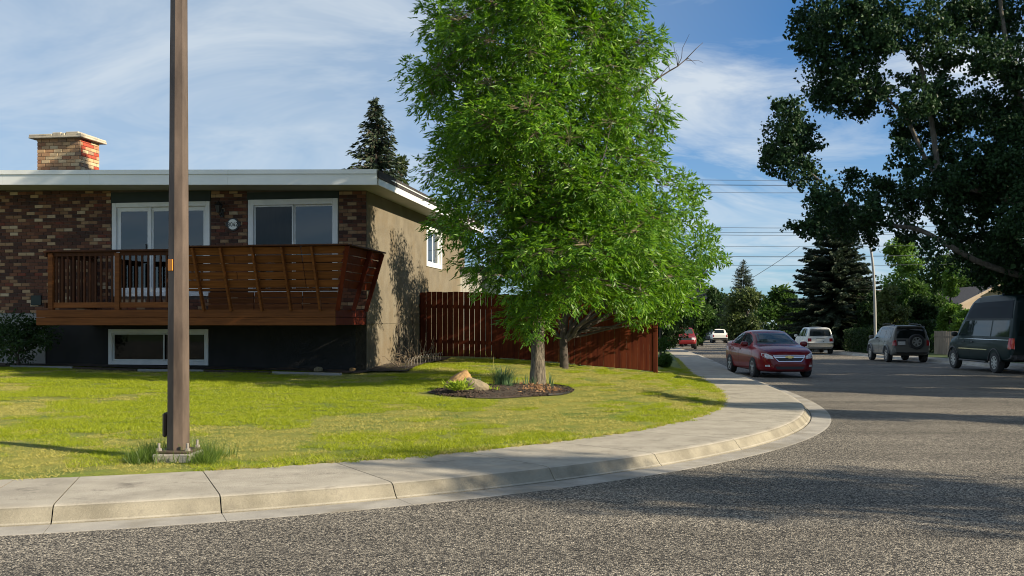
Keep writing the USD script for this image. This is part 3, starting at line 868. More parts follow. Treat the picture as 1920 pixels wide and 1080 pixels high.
# right part: bench with a back that leans out over the front and the right side
LEAN = 0.48
BZ1 = FL(560, 459.5, DD + LEAN)[1]
BX0 = PX[2] + 0.08
BXC = DX1 + 0.02                                        # corner at the rim


def lean_pt(x, z, out=0.0):
    t = (z - RZ1) / (BZ1 - RZ1)
    return np.array([x, -DD - LEAN * t - out, z])


SEAT = 2.09
zs = [BZ1 - 0.02]
pit = (BZ1 - 0.02 - SEAT) / 5
for k in range(5):
    z1 = BZ1 - 0.02 - k * pit
    z0 = z1 - pit + (0.008 if k < 4 else 0)
    t0, t1 = (z0 - RZ1) / (BZ1 - RZ1), (z1 - RZ1) / (BZ1 - RZ1)
    # boards of uneven length, butted with open slits
    cuts = [BX0, BX0 + (BXC - BX0) * (0.30 + 0.08 * (k % 2)), BXC - 0.55, BXC + 0.02]
    for a, c in zip(cuts[:-1], cuts[1:]):
        xr_ = LEAN * 0.75 * (t0 + t1) / 2 - 0.03 if c > BXC else -0.012
        p, q = lean_pt(a, (z0 + z1) / 2, -0.01), lean_pt(c + xr_, (z0 + z1) / 2, -0.01)
        obj('slat', beam(p, q, 0.032, z1 - z0, 0.004, up=(0, -LEAN, BZ1 - RZ1)), 'deck_wood', deck)
    # right side, leaning to the right
    xo = BXC + LEAN * 0.75 * (z0 + z1) / 2 * 0 + LEAN * 0.75 * (t0 + t1) / 2
    obj('slat', beam((xo - 0.03, -DD - LEAN * (t0 + t1) / 2, (z0 + z1) / 2), (xo - 0.03, -0.06, (z0 + z1) / 2), 0.032, z1 - z0, 0.004, up=(LEAN * 0.75, 0, BZ1 - RZ1)), 'deck_red', deck)
bt = [365, 415, 476, 530, 586]
bb = [381, 434, 490, 546, 601]
for a, c in zip(bt, bb):
    xb = FL(c, 578, DD + 0.04)[0]
    xt = FL(a, 462, DD + LEAN)[0]
    xm = (xb + xt) / 2
    obj('brace', beam((xm, -DD - 0.05, RZ1 - 0.02), lean_pt(xm, BZ1 - 0.025, 0.05), 0.042, 0.085, 0.005, up=(0, -1, 0.2)), 'deck_wood', deck)
for y in (-DD - 0.02, -0.95, -0.15):
    obj('brace', beam((BXC + 0.02, y, RZ1 - 0.02), (BXC + LEAN * 0.75 + 0.03, y - (LEAN if y < -DD else 0.0), BZ1 - 0.025), 0.042, 0.085, 0.005, up=(1, 0, 0.2)), 'deck_red', deck)
obj('cap_rail', cbox(BX0 - 0.05, BXC + LEAN * 0.75 + 0.06, -DD - LEAN - 0.09, -DD - LEAN + 0.08, BZ1 - 0.018, BZ1 + 0.012, 0.005), 'deck_rail', deck)
obj('cap_rail', cbox(BXC + LEAN * 0.75 - 0.10, BXC + LEAN * 0.75 + 0.08, -DD - LEAN + 0.082, -0.05, BZ1 - 0.018, BZ1 + 0.012, 0.005), 'deck_rail', deck)
# seat and its front skirt, seen through the opening below the back
for k in range(3):
    obj('seat_board', cbox(BX0, BXC - 0.1, -DD - 0.12 + k * 0.15, -DD + 0.022 + k * 0.15, SEAT - 0.05, SEAT - 0.012, 0.004), 'deck_wood', deck)
for k in range(3):
    z = RZ1 + 0.01 + k * 0.125
    for a, c in ((BX0, BX0 + 1.0), (BX0 + 1.02, BX0 + 2.05), (BX0 + 2.07, BXC - 0.3)):
        obj('skirt_board', cbox(a, c, -DD + 0.85, -DD + 0.88, z, z + 0.112, 0.004), 'deck_wood', deck)

# ------------------------------------------------------------------ fence
look('fence_stain', (0.060, 0.010, 0.004), 0.75, (0.115, 0.026, 0.009), scale=2.2, detail=6, stretch=(5, 5, 0.5), fine=0.12, fscale=70, rnd=0.18, bump=0.2, bscale=30, bdist=0.003, spec=0.15)
fence = thing('wooden_fence', 'dark red board fence running from the house wall to the sidewalk side', 'fence', loc=(FENCE0[0], FENCE0[1], 0), rz=-math.degrees(YAW))


def fence_z(w):
    q = FENCE0 + E1 * w
    return gz(*q), 2.19 - 0.28 * np.clip((w - 1.0) / (FENCE_L - 1.0), 0, 1) - 0.0


bwid = 0.142
wx = 0.06
k = 0
while wx < FENCE_L - 0.1:
    g0, t0 = fence_z(wx)
    gap = 0.008 if wx < 1.9 else 0.001
    dz = r2.uniform(-0.012, 0.012)
    obj('board', cbox(wx, wx + bwid - gap - r2.uniform(0, 0.002), -0.02 - r2.uniform(0, 0.004), 0.0, g0 + 0.03, t0 + dz, 0.003), 'fence_stain', fence)
    wx += bwid
    k += 1
for w in (0.0, 2.05, 4.1):
    g0, t0 = fence_z(w)
    obj('post', cbox(w - 0.045, w + 0.045, 0.045, 0.135, g0 - 0.3, t0 - 0.02, 0.005), 'fence_stain', fence)
g0, t0 = fence_z(FENCE_L)
obj('post', cbox(FENCE_L - 0.1, FENCE_L + 0.02, -0.03, 0.11, g0 - 0.3, t0 + 0.05, 0.006), 'fence_stain', fence, label='end post of the fence')
for a, c in ((0.0, 2.05), (2.05, 4.1), (4.1, FENCE_L - 0.1)):
    for h in (0.35, 1.25):
        (g0, t0), (g1, t1) = fence_z(a), fence_z(c)
        obj('rail', beam((a, 0.022, t0 - 1.6 + h), (c, 0.022, t1 - 1.6 + h), 0.04, 0.09), 'fence_stain', fence)

# white shed beyond the fence
look('shed_white', (0.70, 0.69, 0.64), 0.5, (0.78, 0.77, 0.72), scale=2)
q = at(838, 600, 29.5)
shed = thing('garden_shed', 'white sided shed showing above the fence beside the house', 'shed', loc=(q[0], q[1], 0), rz=-9)
for k in range(9):
    obj('siding_board', cbox(0.12 * k, 0.12 * k + 0.112, 0, 0.03, 0.2, 3.02 - 0.012 * k), 'shed_white', shed)
obj('shed_wall', cbox(0, 1.2, 0.03, 2.0, 0.2, 2.98), 'dark_panel', shed)
obj('shed_roof', cbox(-0.1, 1.4, -0.12, 2.1, 3.03, 3.10), 'roof_dark', shed)
# ------------------------------------------------------------------ vegetation
def unit(v):
    return v / np.maximum(np.linalg.norm(v, axis=-1, keepdims=True), 1e-9)


def blades(p, a, b, L, W, fold=0.25, mid=0.45):
    """One folded leaf per row: base p, along a, its plane holds b; length L, width W. Four corners, two triangles."""
    n = len(p)
    a, b = unit(a), unit(b - (b * unit(a)).sum(-1, keepdims=True) * unit(a))
    c = np.cross(a, b)
    L, W = np.broadcast_to(L, (n,))[:, None], np.broadcast_to(W, (n,))[:, None]
    m = p + a * L * mid
    v = np.stack([p, m - b * W / 2 + c * W * fold, p + a * L - c * L * 0.08, m + b * W / 2 + c * W * fold], 1).reshape(-1, 3)
    i = np.arange(n)[:, None] * 4
    return v, np.concatenate([i + [[0, 1, 2]], i + [[0, 2, 3]]], 1).reshape(-1, 3)


def compound(p, a, up, L, r, leaflets=7, ll=0.085, lw=0.026):
    """Compound leaves (a stalk with leaflets in pairs and one at its end)."""
    n = len(p)
    a = unit(a)
    side = unit(np.cross(a, up))
    P, A, B = [], [], []
    pairs = (leaflets - 1) // 2
    for k in range(leaflets):
        if k == leaflets - 1:
            t, d = 1.0, a
        else:
            t = 0.35 + 0.6 * (k // 2) / max(1, pairs - 0.5)
            sg = 1 if k % 2 else -1
            d = unit(a * 0.65 + side * sg * 0.8)
        drop = np.array([0, 0, -1.0]) * L[:, None] * 0.35 * t * t
        P.append(p + a * L[:, None] * t + drop)
        A.append(unit(d + [0, 0, -0.35] + r.normal(0, 0.22, (n, 3))))
        B.append(np.cross(A[-1], unit(np.cross(side, a) + r.normal(0, 0.35, (n, 3)))))
    P, A, B = np.concatenate(P), np.concatenate(A), np.concatenate(B)
    s = r.uniform(0.5, 1.3, len(P))
    return blades(P, A, B, ll * s, lw * s)


def curve(a, b, sag=0.0, n=6, wob=0.0, r=None):
    t = np.linspace(0, 1, n)[:, None]
    p = np.asarray(a) * (1 - t) + np.asarray(b) * t
    p = p + np.array([0, 0, 1.0]) * sag * 4 * t * (1 - t)
    if wob:
        w_ = r.normal(0, wob, (n, 3))
        w_[0] = w_[-1] = 0
        p = p + w_
    return p


look('bark_ash', (0.06, 0.05, 0.037), 0.95, (0.19, 0.16, 0.12), scale=9, detail=7, lo=0.4, hi=0.6, stretch=(3, 3, 0.8), bump=1.0, bscale=22, bdist=0.04)
look('bark_grey', (0.075, 0.066, 0.054), 0.95, (0.15, 0.135, 0.11), scale=5, detail=6, stretch=(2, 2, 0.6), bump=0.8, bscale=16, bdist=0.04)
look('bark_dark', (0.035, 0.028, 0.022), 0.95, (0.07, 0.055, 0.045), scale=9, detail=5, bump=0.6)
look('twig', (0.17, 0.13, 0.085), 0.9)
leaf_look('ash_leaf', (0.034, 0.115, 0.009), (0.155, 0.285, 0.016), trans=0.36, tcol=(0.27, 0.50, 0.012))
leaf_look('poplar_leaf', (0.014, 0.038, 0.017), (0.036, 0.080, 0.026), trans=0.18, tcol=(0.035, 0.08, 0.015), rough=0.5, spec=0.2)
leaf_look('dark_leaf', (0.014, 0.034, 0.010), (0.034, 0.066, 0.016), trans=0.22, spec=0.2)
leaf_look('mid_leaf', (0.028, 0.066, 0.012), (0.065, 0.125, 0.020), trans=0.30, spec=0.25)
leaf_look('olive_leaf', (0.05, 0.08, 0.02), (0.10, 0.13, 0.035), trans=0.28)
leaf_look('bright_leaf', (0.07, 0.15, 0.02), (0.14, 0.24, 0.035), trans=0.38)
leaf_look('lilac_bloom', (0.30, 0.24, 0.30), (0.48, 0.42, 0.46), trans=0.2)
leaf_look('spruce_needle', (0.018, 0.036, 0.020), (0.045, 0.065, 0.030), trans=0.1, rough=0.6)
leaf_look('spruce_cone', (0.08, 0.055, 0.03), (0.14, 0.10, 0.05), trans=0.1, rough=0.7)
leaf_look('grass_blade', (0.14, 0.20, 0.006), (0.38, 0.41, 0.020), trans=0.40, tcol=(0.58, 0.62, 0.015), rough=0.5)
leaf_look('grass_dry', (0.25, 0.24, 0.04), (0.44, 0.39, 0.12), trans=0.3, rough=0.6)
leaf_look('grass_long', (0.06, 0.11, 0.014), (0.12, 0.18, 0.025), trans=0.35, rough=0.45)
leaf_look('iris_blade', (0.05, 0.10, 0.045), (0.10, 0.17, 0.075), trans=0.3, rough=0.45)
leaf_look('hosta_leaf', (0.20, 0.28, 0.02), (0.34, 0.42, 0.05), trans=0.4, rough=0.45)
leaf_look('dry_leaf', (0.20, 0.10, 0.045), (0.34, 0.20, 0.10), trans=0.2, rough=0.7)


def clump_points(centres, radii, per, r, shell=0.5):
    k = np.repeat(np.arange(len(centres)), per)
    d = unit(r.normal(size=(len(k), 3)))
    rad = r.uniform(0, 1, len(k)) ** shell
    return centres[k] + d * rad[:, None] * radii[k], d, k


# --- the ash tree on the lawn
TY = 17.2
TB = np.array([(1008 - CX) / F * TY, TY])
TZ = gz(*TB)
ra = np.random.default_rng(5)
prof = np.array([  # picture row, left edge, right edge of the crown
    (-330, 985, 1085), (-280, 930, 1150), (-200, 875, 1200), (-120, 830, 1232), (-40, 800, 1245), (30, 782, 1245), (100, 780, 1246), (170, 762, 1255), (240, 757, 1272), (300, 765, 1278), (350, 785, 1290), (400, 808, 1296), (450, 818, 1300), (500, 838, 1298), (550, 872, 1272), (585, 922, 1238), (606, 945, 1205)], float)
zc = HC + (YH - prof[:, 0]) / F * TY
xl, xr = (prof[:, 1] - CX) / F * TY, (prof[:, 2] - CX) / F * TY


def crown_at(z):
    a, b_ = np.interp(z, zc[::-1], xl[::-1]), np.interp(z, zc[::-1], xr[::-1])
    return (a + b_) / 2, (b_ - a) / 2


C, R_ = [], []
while len(C) < 460:
    z = ra.uniform(zc.min() + 0.1, zc.max())
    cx_, hw = crown_at(z)
    if ra.random() > (hw / 3.0) ** (1.6 if z > 2.6 else 0.7) + 0.05:
        continue
    th, rr = ra.uniform(0, 2 * np.pi), ra.uniform(0.0, 1.0) ** 0.5
    cr = ra.uniform(0.24, 0.50) * (1.0 if z > 2.6 else 0.8)
    e = max(0.05, hw - cr * 0.72)
    x, y = cx_ + math.cos(th) * rr * e, TY + math.sin(th) * rr * e * 1.08
    px_, py_ = CX + F * x / y, YH - F * (z - HC) / y
    if 1022 < px_ < 1135 and py_ > 548:                 # the fork of the small tree behind shows here
        continue
    C.append((x, y, z))
    R_.append(cr)
C, R_ = np.array(C), np.array(R_)
ash = thing('ash_tree', 'tall bright green leafy tree standing in the mulch bed on the lawn', 'tree', loc=(0, 0, 0))
# trunk and limbs
tp = np.array([(TB[0], TY, TZ - 0.15), (TB[0], TY, TZ + 0.05), (TB[0] + 0.005, TY, TZ + 0.35), (TB[0] + 0.01, TY, TZ + 1.2), (TB[0] + 0.03, TY + 0.02, 2.6), (TB[0] + 0.06, TY + 0.05, 4.2), (TB[0] + 0.13, TY, 5.8), (TB[0] + 0.2, TY, 7.4), (TB[0] + 0.2, TY, 9.0)])
tr = np.array([0.185, 0.155, 0.128, 0.118, 0.108, 0.095, 0.07, 0.045, 0.015])
tt = np.linspace(0, 1, 60)
tk = np.linspace(0, 1, len(tp))
tps = np.stack([PchipInterpolator(tk, tp[:, i])(tt) for i in range(3)], 1)
v, f = tube(tps, PchipInterpolator(tk, tr)(tt), 20)
nz = meshkit.fbm(v * [9, 9, 3.5], 3) - 0.5
cen = np.stack([np.interp(v[:, 2], tps[:, 2], tps[:, i]) for i in range(2)], 1)
v[:, :2] += (v[:, :2] - cen) * nz[:, None] * 0.28
obj('trunk', (v, f), 'bark_ash', ash, smooth=60)
lm, tw = MB(), MB()
order = np.argsort(C[:, 2])
limbs = []
for i in order[::5]:
    c = C[i]
    zb = np.clip(c[2] - np.hypot(c[0] - TB[0], c[1] - TY) * ra.uniform(0.35, 0.75), 2.15, 8.6)
    base = np.array([np.interp(zb, tps[:, 2], tps[:, 0]), np.interp(zb, tps[:, 2], tps[:, 1]), zb])
    pts = curve(base, c, sag=0.12, n=8, wob=0.035, r=ra)
    lm.tube(pts, np.linspace(0.034, 0.008, 8), 6, cap=False)
    limbs.append(pts)
allp = np.vstack([l[2:] for l in limbs])
for i in range(len(C)):
    d = np.linalg.norm(allp - C[i], axis=1) + 0.6 * np.maximum(0, allp[:, 2] - C[i, 2])
    k = np.argmin(d)
    lm.tube(curve(allp[k], C[i], 0.05, 5, 0.02, ra), np.linspace(0.011, 0.005, 5), 5, cap=False)
obj('limbs', lm.get(), 'bark_grey', ash, kind='stuff')
per = np.round(66 * (R_ / 0.42) ** 2).astype(int)
P, D, K = clump_points(C, np.column_stack([R_, R_, R_ * 0.85]), per, ra, 0.55)
q = ra.integers(0, len(P), 11000)
tv, tf = blades(C[K[q]], P[q] - C[K[q]], ra.normal(size=(len(q), 3)), np.linalg.norm(P[q] - C[K[q]], axis=1), 0.008, 0.0)
obj('twigs', (tv, tf), 'twig', ash, kind='stuff')
ax = np.column_stack([(C[K, 0] - TB[0]), (C[K, 1] - TY), 0 * K])
A = unit(D * 0.9 + unit(ax) * 0.6 + [0, 0, -0.15] + ra.normal(0, 0.35, D.shape))
lv = compound(P, A, np.tile([0, 0, 1.0], (len(P), 1)) + ra.normal(0, 0.3, P.shape), ra.uniform(0.12, 0.20, len(P)), ra, ll=0.118, lw=0.034)
obj('crown', lv, 'ash_leaf', ash, kind='stuff')
# bare dead branches that stick out of the crown at the upper right
db = MB()
for (x0, y0, x1, y1, sub) in ((1190, 175, 1318, 80, 7), (1110, 95, 1165, -30, 4), (1095, 110, 1132, 0, 4)):
    a, b_ = at(x0, y0, TY), at(x1, y1, TY + 0.3)
    pts = curve(a, b_, -0.08, 9, 0.02, ra)
    db.tube(pts, np.linspace(0.024, 0.004, 9), 6, cap=False)
    for k in range(sub):
        j = ra.integers(2, 8)
        e = pts[j] + unit(b_ - a) * ra.uniform(0.15, 0.45) + np.array([ra.normal(0, 0.15), ra.normal(0, 0.15), ra.normal(0.05, 0.22)])
        db.tube(curve(pts[j], e, 0.03, 5, 0.012, ra), np.linspace(0.008, 0.0025, 5), 4, cap=False)
obj('bare_branch', db.get(), 'bark_dark', ash)


# --- generic broad-leaved tree from clumps
def clump_tree(name, label, cat, base, cl, leaf, bark, lsize, n_leaf, r, group=None, trunk_r=0.15, lean=(0, 0), twigs=0, wide=0.62, trunk_top=None, bough=3, leaf_part='crown'):
    """cl: rows (x, y, z, rx, ry, rz) of leaf clumps in the world"""
    cl = np.asarray(cl, float)
    t = thing(name, label, cat, group)
    base = np.asarray(base, float)
    top_ = np.array([base[0] + lean[0], base[1] + lean[1], trunk_top if trunk_top is not None else base[2] + 0.75 * (cl[:, 2].max() - base[2])])
    tp_ = curve(base - [0, 0, 0.15], top_, 0, 9, trunk_r * 0.25, r)
    obj('trunk', tube(tp_, np.linspace(trunk_r, trunk_r * 0.3, 9), 9), bark, t, smooth=60)
    b_ = MB()
    for i in range(len(cl)):
        for _ in range(1 if i % bough else 2):
            zb = np.clip(cl[i, 2] - r.uniform(0.5, 0.9) * np.hypot(cl[i, 0] - base[0], cl[i, 1] - base[1]), base[2] + 0.25 * (top_[2] - base[2]), top_[2])
            k = np.argmin(abs(tp_[:, 2] - zb))
            e = cl[i, :3] + r.normal(0, 0.3, 3) * cl[i, 3:]
            b_.tube(curve(tp_[k], e, 0.05, 6, 0.04, r), np.linspace(trunk_r * 0.32, trunk_r * 0.06, 6), 5, cap=False)
    obj('limbs', b_.get(), bark, t, kind='stuff')
    vol = (cl[:, 3] * cl[:, 5]) ** 1.0
    per_ = np.maximum(8, (n_leaf * vol / vol.sum())).astype(int)
    P_, D_, K_ = clump_points(cl[:, :3], cl[:, 3:], per_, r, 0.5)
    # ragged edges: push points by noise
    P_ += (np.stack([meshkit.noise(P_ * 2.2 / max(0.4, cl[:, 3].mean()), s) for s in (1, 2, 3)], 1) - 0.5) * cl[K_, 3:] * 0.7
    A_ = unit(D_ + r.normal(0, 0.6, D_.shape) + [0, 0, -0.25])
    s = lsize * r.uniform(0.7, 1.25, len(P_))
    obj(leaf_part, blades(P_, A_, r.normal(size=P_.shape), s, s * wide), leaf, t, kind='stuff')
    return t


def clumps_px(rows, Y, r, depth=0.8):
    """picture ellipses (cx, cy, rx, ry) as clumps at about depth Y"""
    out = []
    for cx_, cy_, rx_, ry_ in rows:
        y = Y + r.normal(0, depth)
        p = at(cx_, cy_, y)
        out.append((*p, rx_ / F * y, min(rx_, ry_) / F * y * 1.1, ry_ / F * y))
    return out


def rand_clumps(cx_, cy_, z0, z1, rad, n, r, cr=0.4, shape='round'):
    out = []
    for _ in range(n):
        u = r.uniform(0, 1)
        z = z0 + (z1 - z0) * u
        w_ = rad * (math.sqrt(max(0.05, 1 - (2 * u - 0.9) ** 2 / 1.3)) if shape == 'round' else max(0.15, 1 - u * 0.85) if shape == 'cone' else 1.0)
        th, rr = r.uniform(0, 2 * np.pi), r.uniform(0, 1) ** 0.5
        c = cr * r.uniform(0.7, 1.3)
        out.append((cx_ + math.cos(th) * rr * max(0.05, w_ - c * 0.6), cy_ + math.sin(th) * rr * max(0.05, w_ - c * 0.6), z, c, c, c * 0.8))
    return out


# small tree between the ash and the fence
rb = np.random.default_rng(15)
sb = np.array([(1058 - CX) / F * 22.3, 22.3])
sz = gz(*sb)
sm_rows = [(1090, 500, 60, 60), (1160, 470, 70, 60), (1230, 440, 60, 60), (1290, 400, 32, 40), (1285, 350, 28, 30), (1250, 520, 60, 50), (1310, 470, 45, 32), (1345, 485, 26, 18), (1195, 550, 60, 50), (1040, 510, 50, 40), (1150, 550, 50, 30), (1265, 565, 50, 35), (1180, 400, 60, 60), (1310, 365, 18, 20), (1325, 440, 24, 26), (1275, 545, 40, 30), (1300, 515, 34, 30), (1240, 590, 30, 25), (1190, 596, 36, 22), (1010, 400, 60, 60), (1060, 330, 60, 60), (1120, 340, 50, 60), (980, 480, 50, 50), (1040, 450, 60, 50), (1090, 400, 60, 50)]
cl = clumps_px(sm_rows, 22.3, rb, 0.7)
small = clump_tree('small_tree', 'smaller dark stemmed tree growing close in front of the red fence', 'tree', (*sb, sz), cl, 'ash_leaf', 'bark_dark', 0.125, 21000, rb, trunk_r=0.11, wide=0.33, trunk_top=sz + 3.2)
lb = MB()
for (x1, y1) in ((1015, 600), (1090, 575), (1110, 560), (1135, 560), (1040, 570)):
    lb.tube(curve((sb[0], sb[1], sz + 0.62), at(x1, y1, 22.2 + rb.normal(0, 0.4)), 0.02, 7, 0.03, rb), np.linspace(0.06, 0.018, 7), 7, cap=False)
obj('low_limb', lb.get(), 'bark_dark', small)

# --- poplar at the right edge: its trunk stands just outside the picture
rp = np.random.default_rng(33)
PY = 33.0
prow = [(1525, 40, 46, 50), (1585, 20, 60, 40), (1650, 25, 60, 40), (1560, 95, 60, 45), (1620, 85, 55, 45), (1515, 95, 26, 30), (1660, 70, 40, 40), (1545, 160, 42, 28), (1600, 150, 50, 40), (1640, 170, 40, 40), (1560, 195, 45, 22), (1610, 200, 34, 22), (1480, 215, 34, 40), (1465, 270, 44, 50), (1510, 265, 28, 50), (1505, 320, 34, 36), (1450, 300, 30, 30), (1540, 372, 40, 30), (1520, 418, 44, 30), (1580, 410, 50, 34), (1630, 400, 46, 36), (1605, 345, 26, 24), (1650, 350, 26, 32), (1690, 380, 40, 40), (1710, 330, 30, 40), (1695, 290, 22, 40), (1700, 240, 26, 40), (1720, 190, 40, 40), (1705, 150, 24, 20), (1735, 60, 50, 60), (1800, 30, 60, 50), (1870, 40, 60, 60), (1770, 110, 42, 36), (1850, 110, 46, 46), (1905, 130, 40, 60), (1760, 235, 46, 46), (1810, 215, 40, 46), (1870, 210, 50, 50), (1920, 230, 40, 60), (1770, 300, 46, 40), (1830, 300, 50, 50), (1890, 310, 46, 56), (1800, 365, 46, 40), (1860, 390, 50, 46), (1915, 400, 40, 60), (1775, 420, 34, 30), (1820, 445, 50, 36), (1880, 470, 50, 46), (1740, 470, 30, 24), (1915, 510, 40, 40), (1850, 515, 40, 26), (1905, 350, 50, 50), (1900, 450, 50, 50), (1905, 545, 30, 26), (1890, 260, 50, 50), (1810, 480, 34, 26), (1780, 350, 46, 46), (1850, 340, 50, 50), (1770, 180, 46, 40), (1690, 430, 26, 20), (1750, 395, 22, 22), (1740, 355, 22, 22), (1620, 440, 30, 20)]
off = [(x, y, 75, 75) for x in range(1990, 2500, 95) for y in range(-280, 500, 110)] + [(x, y, 70, 70) for x in range(1540, 1990, 100) for y in (-60, -160, -260)]
pop = thing('poplar_tree', 'huge dark poplar spreading over the vehicles along the right edge', 'tree')
obj('trunk', tube(curve((20.8, PY, -0.4), (21.2, PY, 15), 0, 12, 0.05, rp), np.linspace(0.42, 0.12, 12), 12), 'bark_grey', pop, smooth=60)


def leaf_cloud(rows, n, size, r, wide, pull=0.85):
    cl = np.array(clumps_px(rows, PY, r, 1.0))
    ar = cl[:, 3] * cl[:, 5]
    P_, D_, K_ = clump_points(cl[:, :3], cl[:, 3:] * 0.95, np.maximum(8, (n * ar / ar.sum())).astype(int), r, 0.45)
    P_ += (np.stack([meshkit.noise(P_ * 2.6, s) for s in (1, 2, 3)], 1) - 0.5) * pull
    s = size * r.uniform(0.7, 1.2, len(P_))
    return blades(P_, unit(r.normal(size=P_.shape) + [0, 0, -0.5]), r.normal(size=P_.shape), s, s * wide, 0.2, 0.38)


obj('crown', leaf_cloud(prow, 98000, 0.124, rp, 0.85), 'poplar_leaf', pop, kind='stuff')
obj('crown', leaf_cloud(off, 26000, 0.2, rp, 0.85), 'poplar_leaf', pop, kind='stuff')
lb = MB()
for pts, r0, r1 in (([(2010, 540), (1850, 497), (1770, 455), (1710, 427), (1640, 420), (1590, 385), (1545, 345), (1490, 300)], 0.16, 0.03), ([(1760, 330), (1742, 200), (1728, 130), (1700, 75), (1620, 45)], 0.13, 0.04), ([(2040, 480), (1900, 380), (1760, 330), (1690, 210), (1600, 150)], 0.2, 0.03), ([(1728, 130), (1690, 90), (1600, 60)], 0.06, 0.02), ([(2040, 380), (1930, 220), (1900, 150), (1880, 40), (1870, -100)], 0.2, 0.06)):
    p = np.array([at(x, y, PY - 0.3 + 0.3 * math.sin(x)) for x, y in pts])
    n = len(p)
    p = np.stack([PchipInterpolator(np.arange(n), p[:, k])(np.linspace(0, n - 1, 24)) for k in range(3)], 1)
    lb.tube(p, np.linspace(r0, r1, 24) * 0.75, 9, cap=False)
obj('bough', lb.get(), 'bark_grey', pop, smooth=60)


# --- spruces
def spruce(label, x, y, z0, h, rad, r, group='spruces', dens=1.0, bare=0.06, name='spruce_tree'):
    t = thing(name, label, 'tree', group)
    obj('trunk', tube(curve((x, y, z0 - 0.2), (x, y, z0 + h), 0, 6), np.linspace(0.02 + h * 0.014, 0.015, 6), 8), 'bark_dark', t)
    P_, A_, L_ = [], [], []
    br = MB()
    z = z0 + h * bare
    while z < z0 + h * 0.985:
        u = (z - z0) / h
        rr = rad * (1 - u) ** 0.85
        nb_ = max(5, int(10 + 9 * (1 - u)))
        for k in range(nb_):
            th = r.uniform(0, 2 * np.pi)
            L = rr * r.uniform(0.7, 1.12) * (0.8 + 0.4 * meshkit.noise(np.array([[th, z * 0.8, 3.0]]))[0]) + 0.05
            n = max(3, int(L / 0.16))
            s = np.linspace(0.12, 1, n)
            d = np.array([math.cos(th), math.sin(th), 0])
            up_ = 0.25 * (u - 0.35)
            pts = np.array([x, y, z + r.normal(0, 0.010 * h)]) + s[:, None] * L * d + np.array([0, 0, 1.0]) * (L * (up_ * s - r.uniform(0.15, 0.5) * s ** 1.5 * (1 - u) + 0.16 * s ** 3))[:, None]
            br.add(*tube(pts[[0, -1]], 0.012, 3, cap=False))
            m_ = max(2, int(5 * dens))
            for _ in range(m_):
                q_ = pts + r.normal(0, 0.03, pts.shape)
                sd = np.array([-d[1], d[0], 0]) * r.choice([-1, 1], (n, 1)) * r.uniform(0.2, 1.0, (n, 1))
                P_.append(q_)
                A_.append(d * 0.7 + sd + np.array([0, 0, -0.45]) * r.uniform(0.2, 1.3, (n, 1)))
                L_.append((0.11 + 0.17 * (1 - s * 0.55)) * (0.45 + 0.55 * min(1, L / 0.9)) * r.uniform(0.7, 1.3, n))
        z += h * 0.021 * r.uniform(0.8, 1.2)
    P_.append(np.array([[x, y, z0 + h * 0.97]] * 6))
    A_.append(np.array([0, 0, 1.0]) + r.normal(0, 0.2, (6, 3)))
    L_.append(np.full(6, 0.3))
    P_, A_, L_ = np.concatenate(P_), np.concatenate(A_), np.concatenate(L_)
    obj('branches', br.get(), 'bark_dark', t, kind='stuff')
    obj('needles', blades(P_, A_, r.normal(size=P_.shape), L_ * 1.3, L_ * 0.42, 0.2), 'spruce_needle', t, kind='stuff')
    return t, P_


rs = np.random.default_rng(44)
t, P_ = spruce('spruce rising behind the flat roof beside the leafy tree', *at(705, 620, 36)[:2], 0.2, at(0, 186, 36)[2] - 0.2, 2.5, rs, dens=1.2)
up_ = P_[P_[:, 2] > P_[:, 2].max() * 0.5]
q = up_[rs.integers(0, len(up_), 900)]
obj('cones', blades(q, rs.normal(0, 0.3, q.shape) + [0, 0, -1], rs.normal(size=q.shape), 0.13, 0.05), 'spruce_cone', t, kind='stuff')
spruce('pointed spruce standing alone in the gap of sky down the street', *at(1394, 620, 150)[:2], -1.6, at(0, 486, 150)[2] + 1.6, 5.0, rs, dens=0.6)
spruce('massive dark spruce behind the street lamp and the white wagon', *at(1567, 620, 70)[:2], -0.6, at(0, 352, 70)[2] + 0.6, 4.3, rs, dens=3.0)

